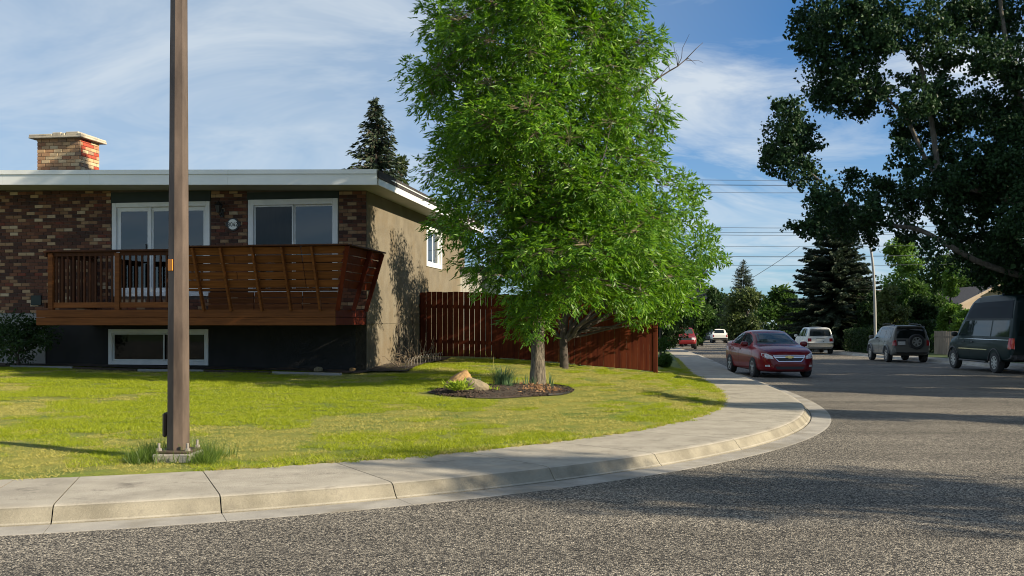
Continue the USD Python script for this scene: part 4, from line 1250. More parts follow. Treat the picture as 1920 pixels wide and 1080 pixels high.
# --- background trees and hedges: (label, px, base Y, top py, half width px, leaf, shape, size)
rt = np.random.default_rng(77)
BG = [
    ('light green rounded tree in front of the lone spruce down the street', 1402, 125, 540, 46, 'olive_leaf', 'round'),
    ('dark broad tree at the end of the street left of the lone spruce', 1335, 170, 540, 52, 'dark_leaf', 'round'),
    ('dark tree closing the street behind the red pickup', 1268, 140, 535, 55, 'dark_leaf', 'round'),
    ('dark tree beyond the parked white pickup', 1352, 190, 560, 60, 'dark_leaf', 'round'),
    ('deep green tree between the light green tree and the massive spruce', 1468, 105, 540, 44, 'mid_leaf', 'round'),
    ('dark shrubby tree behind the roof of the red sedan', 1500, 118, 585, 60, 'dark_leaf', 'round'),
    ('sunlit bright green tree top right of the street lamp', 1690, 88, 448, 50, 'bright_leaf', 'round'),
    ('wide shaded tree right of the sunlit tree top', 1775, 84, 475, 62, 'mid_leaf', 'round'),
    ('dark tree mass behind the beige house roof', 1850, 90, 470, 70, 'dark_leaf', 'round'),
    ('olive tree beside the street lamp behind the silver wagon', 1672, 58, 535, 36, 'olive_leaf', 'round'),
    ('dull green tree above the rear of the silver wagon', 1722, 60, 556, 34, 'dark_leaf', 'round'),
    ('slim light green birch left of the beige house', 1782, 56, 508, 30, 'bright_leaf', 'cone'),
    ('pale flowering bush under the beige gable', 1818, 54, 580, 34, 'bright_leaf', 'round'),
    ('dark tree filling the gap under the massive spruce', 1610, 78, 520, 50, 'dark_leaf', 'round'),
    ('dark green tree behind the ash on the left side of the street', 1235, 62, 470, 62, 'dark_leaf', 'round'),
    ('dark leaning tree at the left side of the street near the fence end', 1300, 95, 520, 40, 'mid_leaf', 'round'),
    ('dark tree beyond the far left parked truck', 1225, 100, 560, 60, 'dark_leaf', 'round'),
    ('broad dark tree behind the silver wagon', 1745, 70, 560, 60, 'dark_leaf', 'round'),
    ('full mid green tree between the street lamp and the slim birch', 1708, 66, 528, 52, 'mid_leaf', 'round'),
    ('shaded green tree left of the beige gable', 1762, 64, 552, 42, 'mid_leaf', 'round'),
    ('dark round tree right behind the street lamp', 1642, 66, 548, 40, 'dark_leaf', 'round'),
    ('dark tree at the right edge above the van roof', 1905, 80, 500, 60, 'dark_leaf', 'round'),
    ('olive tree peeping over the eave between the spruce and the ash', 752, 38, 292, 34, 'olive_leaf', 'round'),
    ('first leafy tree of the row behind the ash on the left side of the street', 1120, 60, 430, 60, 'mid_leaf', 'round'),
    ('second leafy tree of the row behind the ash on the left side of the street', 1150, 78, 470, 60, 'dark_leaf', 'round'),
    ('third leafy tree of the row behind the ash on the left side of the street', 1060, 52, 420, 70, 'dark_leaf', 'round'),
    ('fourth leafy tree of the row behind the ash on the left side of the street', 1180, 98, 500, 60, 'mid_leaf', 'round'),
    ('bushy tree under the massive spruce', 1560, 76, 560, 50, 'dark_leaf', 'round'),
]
for lab, px, Y, tpy, hw, lf, shp in BG:
    b0 = at(px, 620, Y)
    z0, z1 = 0.14 - 0.01 * Y, at(px, tpy, Y)[2]
    rad = hw / F * Y
    n = int(26 if shp == 'round' else 16)
    cl = rand_clumps(b0[0], Y, z0 + (z1 - z0) * 0.12, z1 - rad * 0.22, rad * 1.05, n, rt, rad * 0.36, shp)
    cl[0] = (b0[0], Y, z1 - rad * 0.3, rad * 0.4, rad * 0.4, rad * 0.3)
    nl = int(np.clip(2600 * (hw / 40) * ((z1 - z0) / F * 0 + 1) * 1.8, 2500, 9000))
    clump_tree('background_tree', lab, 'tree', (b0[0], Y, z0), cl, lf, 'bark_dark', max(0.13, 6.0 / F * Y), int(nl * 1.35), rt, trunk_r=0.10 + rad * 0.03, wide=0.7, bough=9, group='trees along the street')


def hedge(name, label, pa, pb, h, depth, lf, r, n=6000, cat='hedge', ls=0.12):
    pa, pb = np.asarray(pa, float), np.asarray(pb, float)
    L = np.linalg.norm(pb - pa)
    d = (pb - pa) / L
    nrm = np.array([-d[1], d[0]])
    t = thing(name, label, cat)
    u, w_, z = r.uniform(0, 1, n), r.uniform(-0.5, 0.5, n), r.uniform(0.0, 1, n)
    k = r.integers(0, 3, n)
    w_ = np.where(k == 0, np.sign(w_) * 0.5, w_)
    z = np.where(k == 1, 1.0, z)
    hh = h * (1 + 0.15 * (meshkit.noise(np.column_stack([u * L * 1.3, 0 * u, 0 * u]), 9) - 0.5))
    xy = pa + u[:, None] * (pb - pa) + (w_ * depth)[:, None] * nrm
    P_ = np.column_stack([xy, 0.12 - 0.01 * xy[:, 1] + z * hh]) + r.normal(0, 0.06, (n, 3))
    obj('foliage', blades(P_, r.normal(size=P_.shape) + [0, 0, 0.2], r.normal(size=P_.shape), ls * r.uniform(0.7, 1.3, n), ls * 0.7), lf, t, kind='stuff')
    st = MB()
    for s in np.arange(0.2, L, 0.6):
        q_ = pa + d * s
        st.tube([(q_[0], q_[1], -0.01 * q_[1]), (q_[0] + 0.05, q_[1], h * 0.8 - 0.01 * q_[1])], 0.03, 5)
    obj('stems', st.get(), 'bark_dark', t)
    return t


hedge('hedge', 'clipped dark hedge behind the white wagon', at(1556, 640, 64)[:2] + [1.5, 0], at(1646, 640, 57)[:2], 1.35, 1.0, 'dark_leaf', rt, 9000)


hedge('hedge', 'dark shrub hedge behind the silver wagon', at(1648, 640, 60)[:2], at(1756, 640, 58)[:2], 1.9, 1.4, 'dark_leaf', rt, 9000)


def bush(name, label, x, y, z, rad, h, lf, r, n=2500, ls=0.06, cat='bush', bark='bark_dark'):
    cl = rand_clumps(x, y, z + h * 0.18, z + h * 0.85, rad, 14, r, rad * 0.38)
    return clump_tree(name, label, cat, (x, y, z), cl, lf, bark, ls, n, r, trunk_r=0.03, wide=0.6, trunk_top=z + h * 0.5, leaf_part='foliage')


q = at(35, 665, 20.6)
bush('bush', 'dark green bush against the pale foundation at the left edge', q[0], q[1], gz(q[0], q[1]), 0.98, 1.1, 'dark_leaf', rt, 5200, 0.065)
q = at(1246, 640, 31)
bush('bush', 'leafy green bush at the end of the red fence by the sidewalk', q[0], q[1], -0.2, 0.42, 1.15, 'mid_leaf', rt, 2600, 0.075)
q = at(1275, 640, 34)
lil = clump_tree('lilac_bush', 'tall lilac with pale blossom behind the fence end', 'bush', (at(1268, 640, 36)[0] - 0.6, 36, -0.2), clumps_px([(1290, 520, 34, 30), (1265, 545, 36, 36), (1300, 548, 26, 26), (1262, 500, 30, 30), (1285, 575, 32, 26), (1255, 590, 30, 30), (1310, 500, 22, 20)], 36, rt, 0.4), 'dark_leaf', 'bark_dark', 0.1, 5200, rt, trunk_r=0.06, wide=0.7, trunk_top=1.8, leaf_part='foliage')
cl = np.array(clumps_px([(1300, 508, 24, 20), (1288, 530, 30, 26), (1306, 548, 20, 24), (1275, 548, 26, 22)], 35.4, rt, 0.3))
P_, D_, K_ = clump_points(cl[:, :3], cl[:, 3:], np.full(len(cl), 220), rt, 0.4)
obj('blossom', blades(P_, D_ + [0, 0, 0.6], rt.normal(size=P_.shape), 0.085, 0.07), 'lilac_bloom', lil, kind='stuff')

# --- trees just outside the right edge of the picture, whose shade lies on the road and the cars
ro = np.random.default_rng(3)
OFF = [(23.8, 24.0, 14.0, 3.7, 0.6), (29.0, 30.5, 18.0, 5.0, 0.6), (17.3, 2.4, 9.4, 2.1, 3.0), (33.0, 40.5, 18.0, 5.5, 0.6), (18.4, -2.4, 8.5, 1.0, 3.4), (40.0, 52.0, 17.0, 5.5, 0.6), (20.8, 10.2, 9.0, 1.2, 3.6), (22.4, 17.8, 9.5, 1.9, 1.0), (31.5, 20.5, 15.0, 4.0, 0.6), (27.0, 37.5, 15.0, 3.6, 0.6), (22.7, 21.3, 10.5, 2.1, 0.3), (22.6, 28.0, 12.0, 2.6, 0.3), (25.2, 33.5, 13.0, 3.0, 0.3)]
for k, (x, y, h, rad, zb_) in enumerate(OFF):
    cl = rand_clumps(x, y, zb_, h - rad * 0.25, rad, 30, ro, rad * 0.34)
    clump_tree('shade_tree', ('leafy tree outside the right edge shading the red sedan', 'big leafy tree outside the right edge shading the dark van', 'narrow tree outside the right edge shading the near kerb', 'big leafy tree outside the right edge shading the silver wagon', 'slim young tree outside the right edge shading the nearest road', 'tall tree outside the right edge shading the far sidewalk', 'slender tree outside the right edge shading the road at the bend', 'small leafy tree outside the right edge next to the bend', 'broad tree outside the right edge farthest from the street', 'round tree outside the right edge behind the poplar', 'low bushy tree outside the right edge beside the bend', 'bushy tree outside the right edge level with the red sedan', 'bushy tree outside the right edge level with the dark van')[k], 'tree', (x, y, 0), cl, 'mid_leaf', 'bark_dark', 0.13 if k in (2, 4, 6) else 0.36, 9000 if k in (2, 4, 6) else 12000, ro, trunk_r=0.2, wide=0.75, bough=9, group='trees outside the right edge')
# ------------------------------------------------------------------ grass on the lawn
def inst(name, protos, pos, rot, scl, which, mat, label, kind='stuff', parent='/World'):
    """A PointInstancer: many copies of a few small meshes."""
    p = path_for(name, parent)
    pi = UsdGeom.PointInstancer.Define(stage, p)
    for k, m_ in enumerate(protos):
        mp = f'{p}/piece_{k}' if k else f'{p}/piece'
        add_tint(usdkit.mesh(stage, mp, m_, '/World/Looks/' + (mat if isinstance(mat, str) else mat[k])), m_)
        pi.CreatePrototypesRel().AddTarget(mp)
    pi.CreatePositionsAttr(Vt.Vec3fArray.FromNumpy(pos.astype(np.float32)))
    qs = np.column_stack([np.cos(rot / 2), 0 * rot, 0 * rot, np.sin(rot / 2)])
    pi.CreateOrientationsAttr(Vt.QuathArray([Gf.Quath(*map(float, x)) for x in qs]))
    pi.CreateScalesAttr(Vt.Vec3fArray.FromNumpy(np.repeat(scl[:, None], 3, 1).astype(np.float32)))
    pi.CreateProtoIndicesAttr(Vt.IntArray.FromNumpy(which.astype(np.int32)))
    tag(p, label, None, None, kind)
    return p


rg = np.random.default_rng(12)


def grass_patch(n, r, size, h0, h1, w_, lean=0.5):
    p = np.column_stack([r.uniform(-size / 2, size / 2, (n, 2)), np.full(n, -0.005)])
    a = np.column_stack([r.normal(0, lean, (n, 2)), np.ones(n)])
    L = r.uniform(h0, h1, n)
    a = unit(a)
    s = unit(np.cross(a, r.normal(size=(n, 3))))
    tip = p + a * L[:, None] + np.column_stack([a[:, :2], -0.3 * np.ones(n)]) * (L * 0.25)[:, None]
    v = np.stack([p - s * w_ / 2, p + s * w_ / 2, tip], 1).reshape(-1, 3)
    return v, np.arange(3 * n).reshape(-1, 3)


SZ = 0.5
protos = [grass_patch(900, rg, SZ, 0.018, 0.050, 0.0055, 0.75) for _ in range(3)] + [grass_patch(520, rg, SZ, 0.014, 0.036, 0.006, 1.0) for _ in range(2)]
bed = Polygon([G(px, py, 0.27)[:2] for px, py in ((806, 752), (830, 735), (870, 722), (960, 716), (1030, 720), (1052, 730), (1035, 745), (960, 757), (870, 762))]) if False else None
BEDC = None
gx_, gy_ = np.meshgrid(np.arange(-13, 9, 0.36), np.arange(8.2, 33, 0.36), indexing='ij')
gp = np.stack([gx_.ravel(), gy_.ravel()], 1) + rg.uniform(-0.1, 0.1, (gx_.size, 2))
vis_ = abs(gp[:, 0] / gp[:, 1] * F + CX - 960) < 1060
loc = (gp - H0) @ np.stack([E1, E2], 1)
blocked = ((loc[:, 0] < 0.25) & (loc[:, 1] > -0.35)) | ((loc[:, 1] > 4.0) & (loc[:, 0] < FENCE_L))
ins = shapely.contains_xy(land.buffer(-0.14), gp[:, 0], gp[:, 1])
ok = vis_ & ~blocked & ins
BC, BU, BN = np.array([-0.30, 16.1]), np.array([0.774, 0.633]), np.array([-0.633, 0.774])      # the mulch bed: centre, long and short direction
BA, BB = 1.36, 0.84
ok &= ((gp - BC) @ BU / (BA + 0.16)) ** 2 + ((gp - BC) @ BN / (BB + 0.16)) ** 2 > 1
gp = gp[ok]
pos = np.column_stack([gp, lawn_z(gp)])
dryn = meshkit.fbm(np.column_stack([gp * 0.55, 0 * gp[:, 0]]), 4, 6)
which = np.where(dryn + rg.normal(0, 0.06, len(gp)) > 0.535, rg.integers(3, 5, len(gp)), rg.integers(0, 3, len(gp)))
inst('grass', protos, pos, rg.uniform(0, 2 * np.pi, len(gp)), rg.uniform(0.85, 1.25, len(gp)), which, ['grass_blade'] * 3 + ['grass_dry'] * 2, 'short mown yellow green grass covering the corner lawn')
# straggling edge along the pavement
ed = []
for s in np.arange(3, 45, 0.055):
    q = np.array([np.interp(s, KS, INNER[:, k]) for k in (0, 1)])
    ed.append(q)
ed = np.array(ed) + rg.normal(0, 0.03, (len(ed), 2))
tuft = [grass_patch(26, rg, 0.1, 0.03, 0.075, 0.006, 0.8) for _ in range(4)]
inst('edge_grass', tuft, np.column_stack([ed, np.full(len(ed), 0.14) - 0.01 * ed[:, 1]]), rg.uniform(0, 6.28, len(ed)), rg.uniform(0.6, 1.25, len(ed)), rg.integers(0, 4, len(ed)), ['grass_dry', 'grass_blade', 'grass_dry', 'grass_blade'], 'ragged dry grass edge along the sidewalk')

# ------------------------------------------------------------------ lamp post on the left
look('rust_steel', (0.038, 0.027, 0.021), 0.55, (0.105, 0.077, 0.060), scale=1.6, detail=8, stretch=(3, 3, 0.7), fine=0.18, fscale=220, bump=0.25, bscale=170, bdist=0.003, spec=0.3)
look('amber_tag', (0.62, 0.20, 0.015), 0.4)
look('galvanised', (0.20, 0.18, 0.16), 0.5, (0.30, 0.27, 0.23), scale=8)
PYD = 9.42
pb = np.array([(334.5 - CX) / F * PYD, PYD])
pz = HC + (YH - 842) / F * PYD
pole = thing('light_pole', 'tall rust brown eight sided steel light pole at the lawn edge', 'light pole', loc=(pb[0], pb[1], 0))
rot0 = math.radians(-5.0)
ang = np.arange(8) * math.pi / 4 + rot0
zz_ = np.array([pz, 9.2])
rr_ = np.array([0.112, 0.056])
lean_x = np.array([0.0, -0.018 * 0])
v, f8 = [], []
for z, r_, dx in zip(zz_, rr_, (0.0, 0.012)):
    v += [(r_ * math.cos(a) + dx, r_ * math.sin(a), z) for a in ang]
v += [(0, 0, pz), (0.012, 0, 9.2)]
for k in range(8):
    j = (k + 1) % 8
    f8 += [(k, j, 8 + j), (k, 8 + j, 8 + k), (16, j, k), (17, 8 + k, 8 + j)]
obj('shaft', (np.array(v), np.array(f8)), 'rust_steel', pole)
obj('base_plate', cbox(-0.165, 0.165, -0.165, 0.165, pz - 0.025, pz, 0.005), 'rust_steel', pole)
obj('footing', cbox(-0.19, 0.19, -0.19, 0.19, -0.4, pz - 0.027, 0.015), 'concrete', pole)
for sx in (-1, 1):
    for sy in (-1, 1):
        bl = trimesh.creation.cylinder(0.013, 0.09, sections=8)
        nt = trimesh.creation.cylinder(0.027, 0.024, sections=6)
        mm = MB()
        mm.add(np.array(bl.vertices) + [sx * 0.138, sy * 0.138, pz + 0.03], bl.faces)
        mm.add(np.array(nt.vertices) + [sx * 0.138, sy * 0.138, pz + 0.0125], nt.faces)
        obj('bolt', mm.get(), 'galvanised', pole)
hh = cbox(-0.145, -0.105, -0.05, 0.05, pz + 0.12, pz + 0.36, 0.02)
obj('hand_hole_cover', hh, 'rust_steel', pole)
za = HC + (YH - 498) / F * PYD
ra_ = np.interp(za, zz_, rr_)
a0 = math.radians(-117.5)
cdir = np.array([math.cos(a0), math.sin(a0)])
tdir = np.array([-cdir[1], cdir[0]])
vv, ff_ = cbox(-0.032, 0.032, 0, 0.012, -0.055, 0.055, 0.004)
apo = ra_ * math.cos(math.pi / 8)
wv = np.column_stack([(cdir[0] * (apo + vv[:, 1]) + tdir[0] * vv[:, 0]), (cdir[1] * (apo + vv[:, 1]) + tdir[1] * vv[:, 0]), za + vv[:, 2]])
obj('amber_tag', (wv, ff_), 'amber_tag', pole)
arm = tube([(0.012, 0, 9.1), (0.1, -0.4, 9.35), (0.15, -1.2, 9.5), (0.15, -2.0, 9.5)], 0.035, 8)
obj('arm', arm, 'rust_steel', pole)
obj('lamp_head', cbox(0.0, 0.3, -2.6, -1.95, 9.42, 9.56, 0.05), 'galvanised', pole)
tl = [grass_patch(60, rg, 0.22, 0.10, 0.24, 0.007, 0.45) for _ in range(4)]
tp2 = pb + np.column_stack([rg.uniform(-0.42, 0.42, 46), rg.uniform(-0.28, 0.30, 46)])
tp2 = tp2[(abs(tp2[:, 0] - pb[0]) > 0.17) | (abs(tp2[:, 1] - pb[1]) > 0.17)]
tp2 = tp2[shapely.contains_xy(land.buffer(-0.08), tp2[:, 0], tp2[:, 1])]
inst('long_grass', tl, np.column_stack([tp2, lawn_z(tp2)]), rg.uniform(0, 6.28, len(tp2)), rg.uniform(0.6, 1.15, len(tp2)), rg.integers(0, 4, len(tp2)), 'grass_long', 'longer unmown grass around the foot of the light pole')

# ------------------------------------------------------------------ planting bed round the ash
bt_ = np.linspace(0, 2 * np.pi, 64, endpoint=False)
bw = 1 + 0.06 * np.sin(3 * bt_ + 1) + 0.04 * np.sin(5 * bt_)
bxy = BC + (BA * bw * np.cos(bt_))[:, None] * BU + (BB * bw * np.sin(bt_))[:, None] * BN
bx, by = bxy.T
cen_z = gz(*BC)
V = [(*BC, cen_z + 0.08)]
Fb = []
for ring, (k, dz) in enumerate(((0.5, 0.055), (0.85, 0.035), (1.0, 0.012))):
    for x, y in BC + (bxy - BC) * k:
        V.append((x, y, gz(x, y) + dz))
n = 64
for i in range(n):
    j = (i + 1) % n
    Fb.append((0, 1 + i, 1 + j))
    for r_ in (0, 1):
        a, b_, c, d = 1 + r_ * n + i, 1 + r_ * n + j, 1 + (r_ + 1) * n + j, 1 + (r_ + 1) * n + i
        Fb += [(a, d, c), (a, c, b_)]
pbd = obj('planting_bed', (np.array(V), np.array(Fb)), 'soil', kind='structure', label='oval bed of dark bark mulch around the tree')


def bed_z(x, y):
    return gz(x, y) + 0.03


chips = MB()
nc_ = 4200
u, th = rg.uniform(0, 1, nc_) ** 0.5, rg.uniform(0, 2 * np.pi, nc_)
cx2, cy2 = (BC + (BA * u * 0.99 * np.cos(th))[:, None] * BU + (BB * u * 0.99 * np.sin(th))[:, None] * BN).T
cz2 = lawn_z(np.column_stack([cx2, cy2])) + 0.02 + 0.05 * (1 - u)
A_ = unit(np.column_stack([rg.normal(size=(nc_, 2)), rg.normal(0, 0.35, nc_)]))
L = rg.uniform(0.025, 0.075, nc_)
for i in range(nc_):
    p0 = np.array([cx2[i], cy2[i], cz2[i]])
    v_, f_ = cbox(-L[i] / 2, L[i] / 2, -L[i] * 0.2, L[i] * 0.2, -0.006, 0.006)
    s_ = unit(np.cross(A_[i], [0, 0, 1.0] + rg.normal(0, 0.3, 3)))
    chips.add(p0 + v_[:, :1] * A_[i] + v_[:, 1:2] * s_ + v_[:, 2:] * np.cross(s_, A_[i]), f_)
obj('bark_mulch', chips.get(), 'mulch', kind='stuff', label='dark brown bark chips covering the bed around the tree')
edg = np.column_stack([bx, by, [gz(x, y) + 0.02 for x, y in zip(bx, by)]])
sel = np.arange(-16, 4) % 64
obj('bed_edging', tube(edg[np.arange(50, 72) % 64], 0.022, 6), 'black_iron', label='black plastic edging curving round the right end of the mulch bed', cat='edging')


def rock(name, label, c, size, seed, mat, rz, tilt):
    m_ = trimesh.creation.icosphere(4)
    v_ = np.array(m_.vertices)
    v_ = np.sign(v_) * np.abs(v_) ** 0.75
    v_ *= 1 + 0.35 * (meshkit.fbm(v_ * 1.3 + seed, 3, seed)[:, None] - 0.5)
    v_ += (meshkit.fbm(v_ * 5 + seed, 3, seed + 3)[:, None] - 0.5) * 0.10 * m_.vertex_normals
    v_ *= np.asarray(size)
    R = trimesh.transformations.euler_matrix(0, tilt, rz)[:3, :3]
    v_ = v_ @ R.T + np.asarray(c)
    return obj(name, (v_, np.array(m_.faces)), mat, label=label, cat='rock', smooth=35)


look('tan_rock', (0.24, 0.135, 0.050), 0.9, (0.34, 0.215, 0.095), scale=5, detail=7, bump=0.7, bscale=25, bdist=0.03, fine=0.15, fscale=60, pos=True)
look('grey_rock', (0.16, 0.128, 0.078), 0.9, (0.26, 0.215, 0.14), scale=5, detail=7, bump=0.6, bscale=25, bdist=0.03, fine=0.12, fscale=60, pos=True)
q = at(857, 720, 15.9)
rock('boulder', 'tan slab shaped boulder leaning in the planting bed', (q[0], q[1], q[2] + 0.0), (0.27, 0.17, 0.135), 3, 'tan_rock', 0.15, -0.62)
q = at(893, 726, 15.75)
rock('boulder', 'paler low grey boulder beside the tan slab', (q[0], q[1], q[2] - 0.0), (0.21, 0.15, 0.125), 9, 'grey_rock', -0.2, 0.35)
q = at(597, 703, 20.0)
rock('stone', 'small pale stone lying at the dark basement wall', (q[0], q[1], gz(q[0], q[1]) + 0.05), (0.09, 0.07, 0.07), 5, 'grey_rock', 0.2, 0.1)
q = at(661, 703, 20.2)
rock('stone', 'small tan stone at the corner of the house', (q[0], q[1], gz(q[0], q[1]) + 0.04), (0.07, 0.05, 0.06), 7, 'tan_rock', 0.5, 0.1)


def sprays(name, label, x, y, n, h, spread, w_, lf, r, cat='plant', lean=0.5, segs=4):
    z = bed_z(x, y)
    t = thing(name, label, cat, 'plants in the mulch bed')
    M_ = MB()
    for _ in range(n):
        th = r.uniform(0, 6.28)
        d = np.array([math.cos(th), math.sin(th)])
        b0 = np.array([x, y]) + d * r.uniform(0, spread)
        hh_, ln_ = h * r.uniform(0.6, 1.1), r.uniform(0.1, 1) * lean
        s = np.linspace(0, 1, segs)
        c = np.column_stack([b0[0] + d[0] * ln_ * hh_ * s ** 2, b0[1] + d[1] * ln_ * hh_ * s ** 2, z + hh_ * (s - 0.25 * ln_ * s ** 3)])
        sd = np.array([-d[1], d[0], 0]) * w_ / 2
        wd = np.interp(s, [0, 0.4, 1], [0.7, 1, 0.08])[:, None]
        v_ = np.stack([c - sd * wd, c + sd * wd], 1).reshape(-1, 3)
        f_ = np.array([[2 * i, 2 * i + 1, 2 * i + 3, 2 * i + 2] for i in range(segs - 1)])
        M_.add(v_, f_)
    obj('leaves', M_.get(), lf, t, kind='stuff')
    obj('crown', tube([(x, y, z - 0.03), (x, y, z + 0.03)], 0.03, 6), 'soil', t)
    return t


q = G(943, 716, 0.3)
rq = np.random.default_rng(61)
sprays('ornamental_grass', 'spiky blue green grass clump in the bed left of the trunk', at(943, 720, 16.75)[0], 16.75, 240, 0.38, 0.19, 0.012, 'iris_blade', rq, lean=0.95)
sprays('ornamental_grass', 'few tall pale stalks above the spiky grass clump', at(932, 720, 16.9)[0], 16.9, 7, 0.52, 0.1, 0.010, 'grass_dry', rq, lean=0.35)
for px, lab, n_, h_ in ((1032, 'iris leaves standing right of the tree trunk', 9, 0.26), (1000, 'iris leaves standing in front of the tree trunk', 7, 0.18), (985, 'iris leaves close to the left side of the trunk', 6, 0.22), (968, 'short pale iris shoots between grass clump and trunk', 5, 0.2), (898, 'small upright leaves behind the grey boulder', 6, 0.18)):
    sprays('iris_plant', lab, at(px, 720, 16.85 if px > 960 else 16.2)[0], 16.85 if px > 960 else 16.2, n_, h_, 0.07, 0.026, 'iris_blade', rq, lean=0.3)
for px, Yb, lab, n_, h_, lf_ in ((915, 16.0, 'low green leafy plant right of the grey boulder', 14, 0.14, 'grass_long'), (925, 15.75, 'small tuft of leaves near the front edge of the mulch bed', 12, 0.11, 'hosta_leaf'), (955, 16.3, 'low dark plant in the middle of the mulch bed', 16, 0.15, 'iris_blade')):
    sprays('bed_plant', lab, at(px, 730, Yb)[0], Yb, n_, h_, 0.1, 0.03, lf_, rq, lean=0.9)
hx, hy = at(859, 740, 15.35)[:2]
ht_ = thing('hosta_plant', 'bright yellow green leafy plant in front of the tan boulder', 'plant')
P_ = np.tile([hx, hy, bed_z(hx, hy) + 0.05], (130, 1)) + rq.normal(0, 0.06, (130, 3)) * [1, 1, 0.2]
th = rq.uniform(0, 6.28, 130)
A_ = np.column_stack([np.cos(th), np.sin(th), rq.uniform(0.3, 1.4, 130)])
obj('leaves', blades(P_ + unit(A_) * rq.uniform(0.03, 0.12, (130, 1)), A_ - [0, 0, 0.3], np.cross(A_, [0, 0, 1.0]), rq.uniform(0.07, 0.13, 130), 0.06), 'hosta_leaf', ht_, kind='stuff')
obj('stalks', blades(P_, A_, np.cross(A_, [0, 0, 1.0]), 0.1, 0.008, 0.0), 'hosta_leaf', ht_, kind='stuff')
# dead leaves among the mulch
u, th = rq.uniform(0.1, 0.9, 170) ** 0.5, rq.normal(-0.6, 0.8, 170)
x_, y_ = (BC + (BA * (u * 0.6 * np.cos(th) + 0.15))[:, None] * BU + (BB * u * np.sin(th))[:, None] * BN).T
P_ = np.column_stack([x_, y_, lawn_z(np.column_stack([x_, y_])) + 0.07])
obj('fallen_leaves', blades(P_, np.column_stack([rq.normal(size=(170, 2)), rq.normal(0.2, 0.3, 170)]), rq.normal(size=(170, 3)), rq.uniform(0.04, 0.08, 170), 0.03), 'dry_leaf', kind='stuff', label='dry brown leaves lying on the mulch')

# bare shrub and stems by the side wall, low wire edging
bs = thing('bare_shrub', 'leafless twiggy shrub at the foot of the stucco side wall', 'shrub')
M_ = MB()
for i in range(46):
    yv = rq.uniform(0.6, 4.0)
    q0 = hpt(0.35 + rq.uniform(0, 0.25), yv)
    z0 = gz(*q0)
    q1 = hpt(0.3 + rq.normal(0.15, 0.25), yv + rq.normal(0, 0.3))
    M_.tube(curve((*q0, z0 - 0.02), (*q1, z0 + rq.uniform(0.15, 0.75 if yv > 2 else 0.3)), 0.05, 6, 0.02, rq), np.linspace(0.010, 0.003, 6), 4, cap=False)
obj('stems', M_.get(), 'twig', bs)
vn = thing('wall_creeper', 'bare creeper stems climbing the stucco side wall', 'climbing plant')
M_ = MB()
for i in range(16):
    yv = rq.uniform(2.2, 3.8)
    z0 = gz(*hpt(0.1, yv))
    pts = [(*hpt(0.045, yv), z0)]
    h_ = rq.uniform(0.6, 1.9)
    for s in np.linspace(0.15, 1, 7):
        pts.append((*hpt(0.03, yv + rq.normal(0, 0.07) - 0.12 * s), z0 + h_ * s))
    M_.tube(np.array(pts), np.linspace(0.009, 0.003, len(pts)), 4, cap=False)
obj('stems', M_.get(), 'bark_dark', vn)
we = thing('wire_edging', 'low scalloped wire edging along the side wall bed', 'edging')
M_ = MB()
for k in range(14):
    yv = 0.4 + k * 0.24
    a, b_ = hpt(0.75, yv), hpt(0.75, yv + 0.24)
    z0 = gz(*a)
    M_.tube([(*a, z0), (*a, z0 + 0.14), (*(a * 0.75 + b_ * 0.25), z0 + 0.2), (*((a + b_) / 2), z0 + 0.22), (*(a * 0.25 + b_ * 0.75), z0 + 0.2), (*b_, z0 + 0.14)], 0.005, 5, cap=False)
obj('hoops', M_.get(), 'galvanised', we)
# strip of bare soil along the side wall and front foundation
for nm, pts, lab in (('soil_strip', [(0.02, -0.3), (0.95, -0.3), (0.8, 2.0), (0.9, 4.1), (0.02, 4.1)], 'bare soil strip along the side wall'), ('soil_strip', [(-11.0, -0.01), (-11.0, -0.8), (0.2, -0.8), (0.2, -0.01)], 'bare soil strip along the front foundation')):
    pg = Polygon(pts)
    m_ = trimesh.creation.triangulate_polygon(pg, engine='earcut')
    v_, f_ = trimesh.remesh.subdivide_to_size(np.column_stack([m_[0], np.zeros(len(m_[0]))]), m_[1], 0.25)
    w2 = np.array([hpt(a, b_) for a, b_ in v_[:, :2]])
    zz2 = lawn_z(w2) + 0.02 + 0.03 * meshkit.fbm(np.column_stack([w2 * 4, 0 * w2[:, 0]]), 3)
    obj(nm, (np.column_stack([w2, zz2]), f_), 'soil', kind='structure', label=lab, smooth=True)

# ------------------------------------------------------------------ power lines, street lamp, right-hand houses
look('cable', (0.06, 0.068, 0.08), 0.6)
look('lamp_metal', (0.25, 0.25, 0.24), 0.5)
PLY = 78.0
for k, (y0, y1) in enumerate(((335, 332), (343.5, 343), (358, 357), (423, 424), (432, 433), (437, 437.5), (458, 459), (478, 477), (494, 495))):
    a, b_ = at(1075, y0 - 2, PLY + 0.3 * k), at(1985, y1 - 6, PLY + 0.3 * k)
    pts = curve(a, b_, -0.35, 24)
    obj('power_line', tube(pts, 0.028 if k in (1, 7) else 0.019, 5), 'cable', label=('topmost overhead wire in the gap of sky', 'second overhead wire from the top', 'third overhead wire from the top, clear of the two above', 'fourth overhead wire from the top, first of a close set of three', 'fifth overhead wire from the top, middle of the close three', 'sixth overhead wire from the top, last of the close three', 'seventh overhead wire from the top, on its own', 'thick dark overhead wire, second from the bottom', 'lowest overhead wire above the lone spruce')[k], cat='power line', group='overhead wires in the gap of sky')
a, b_ = at(1412, 520, 80), at(1500, 462, 80)
obj('power_line', tube(curve(a, b_, -0.05, 8), 0.022, 5), 'cable', label='slanting service wire left of the massive spruce', cat='power line', group='overhead wires in the gap of sky')
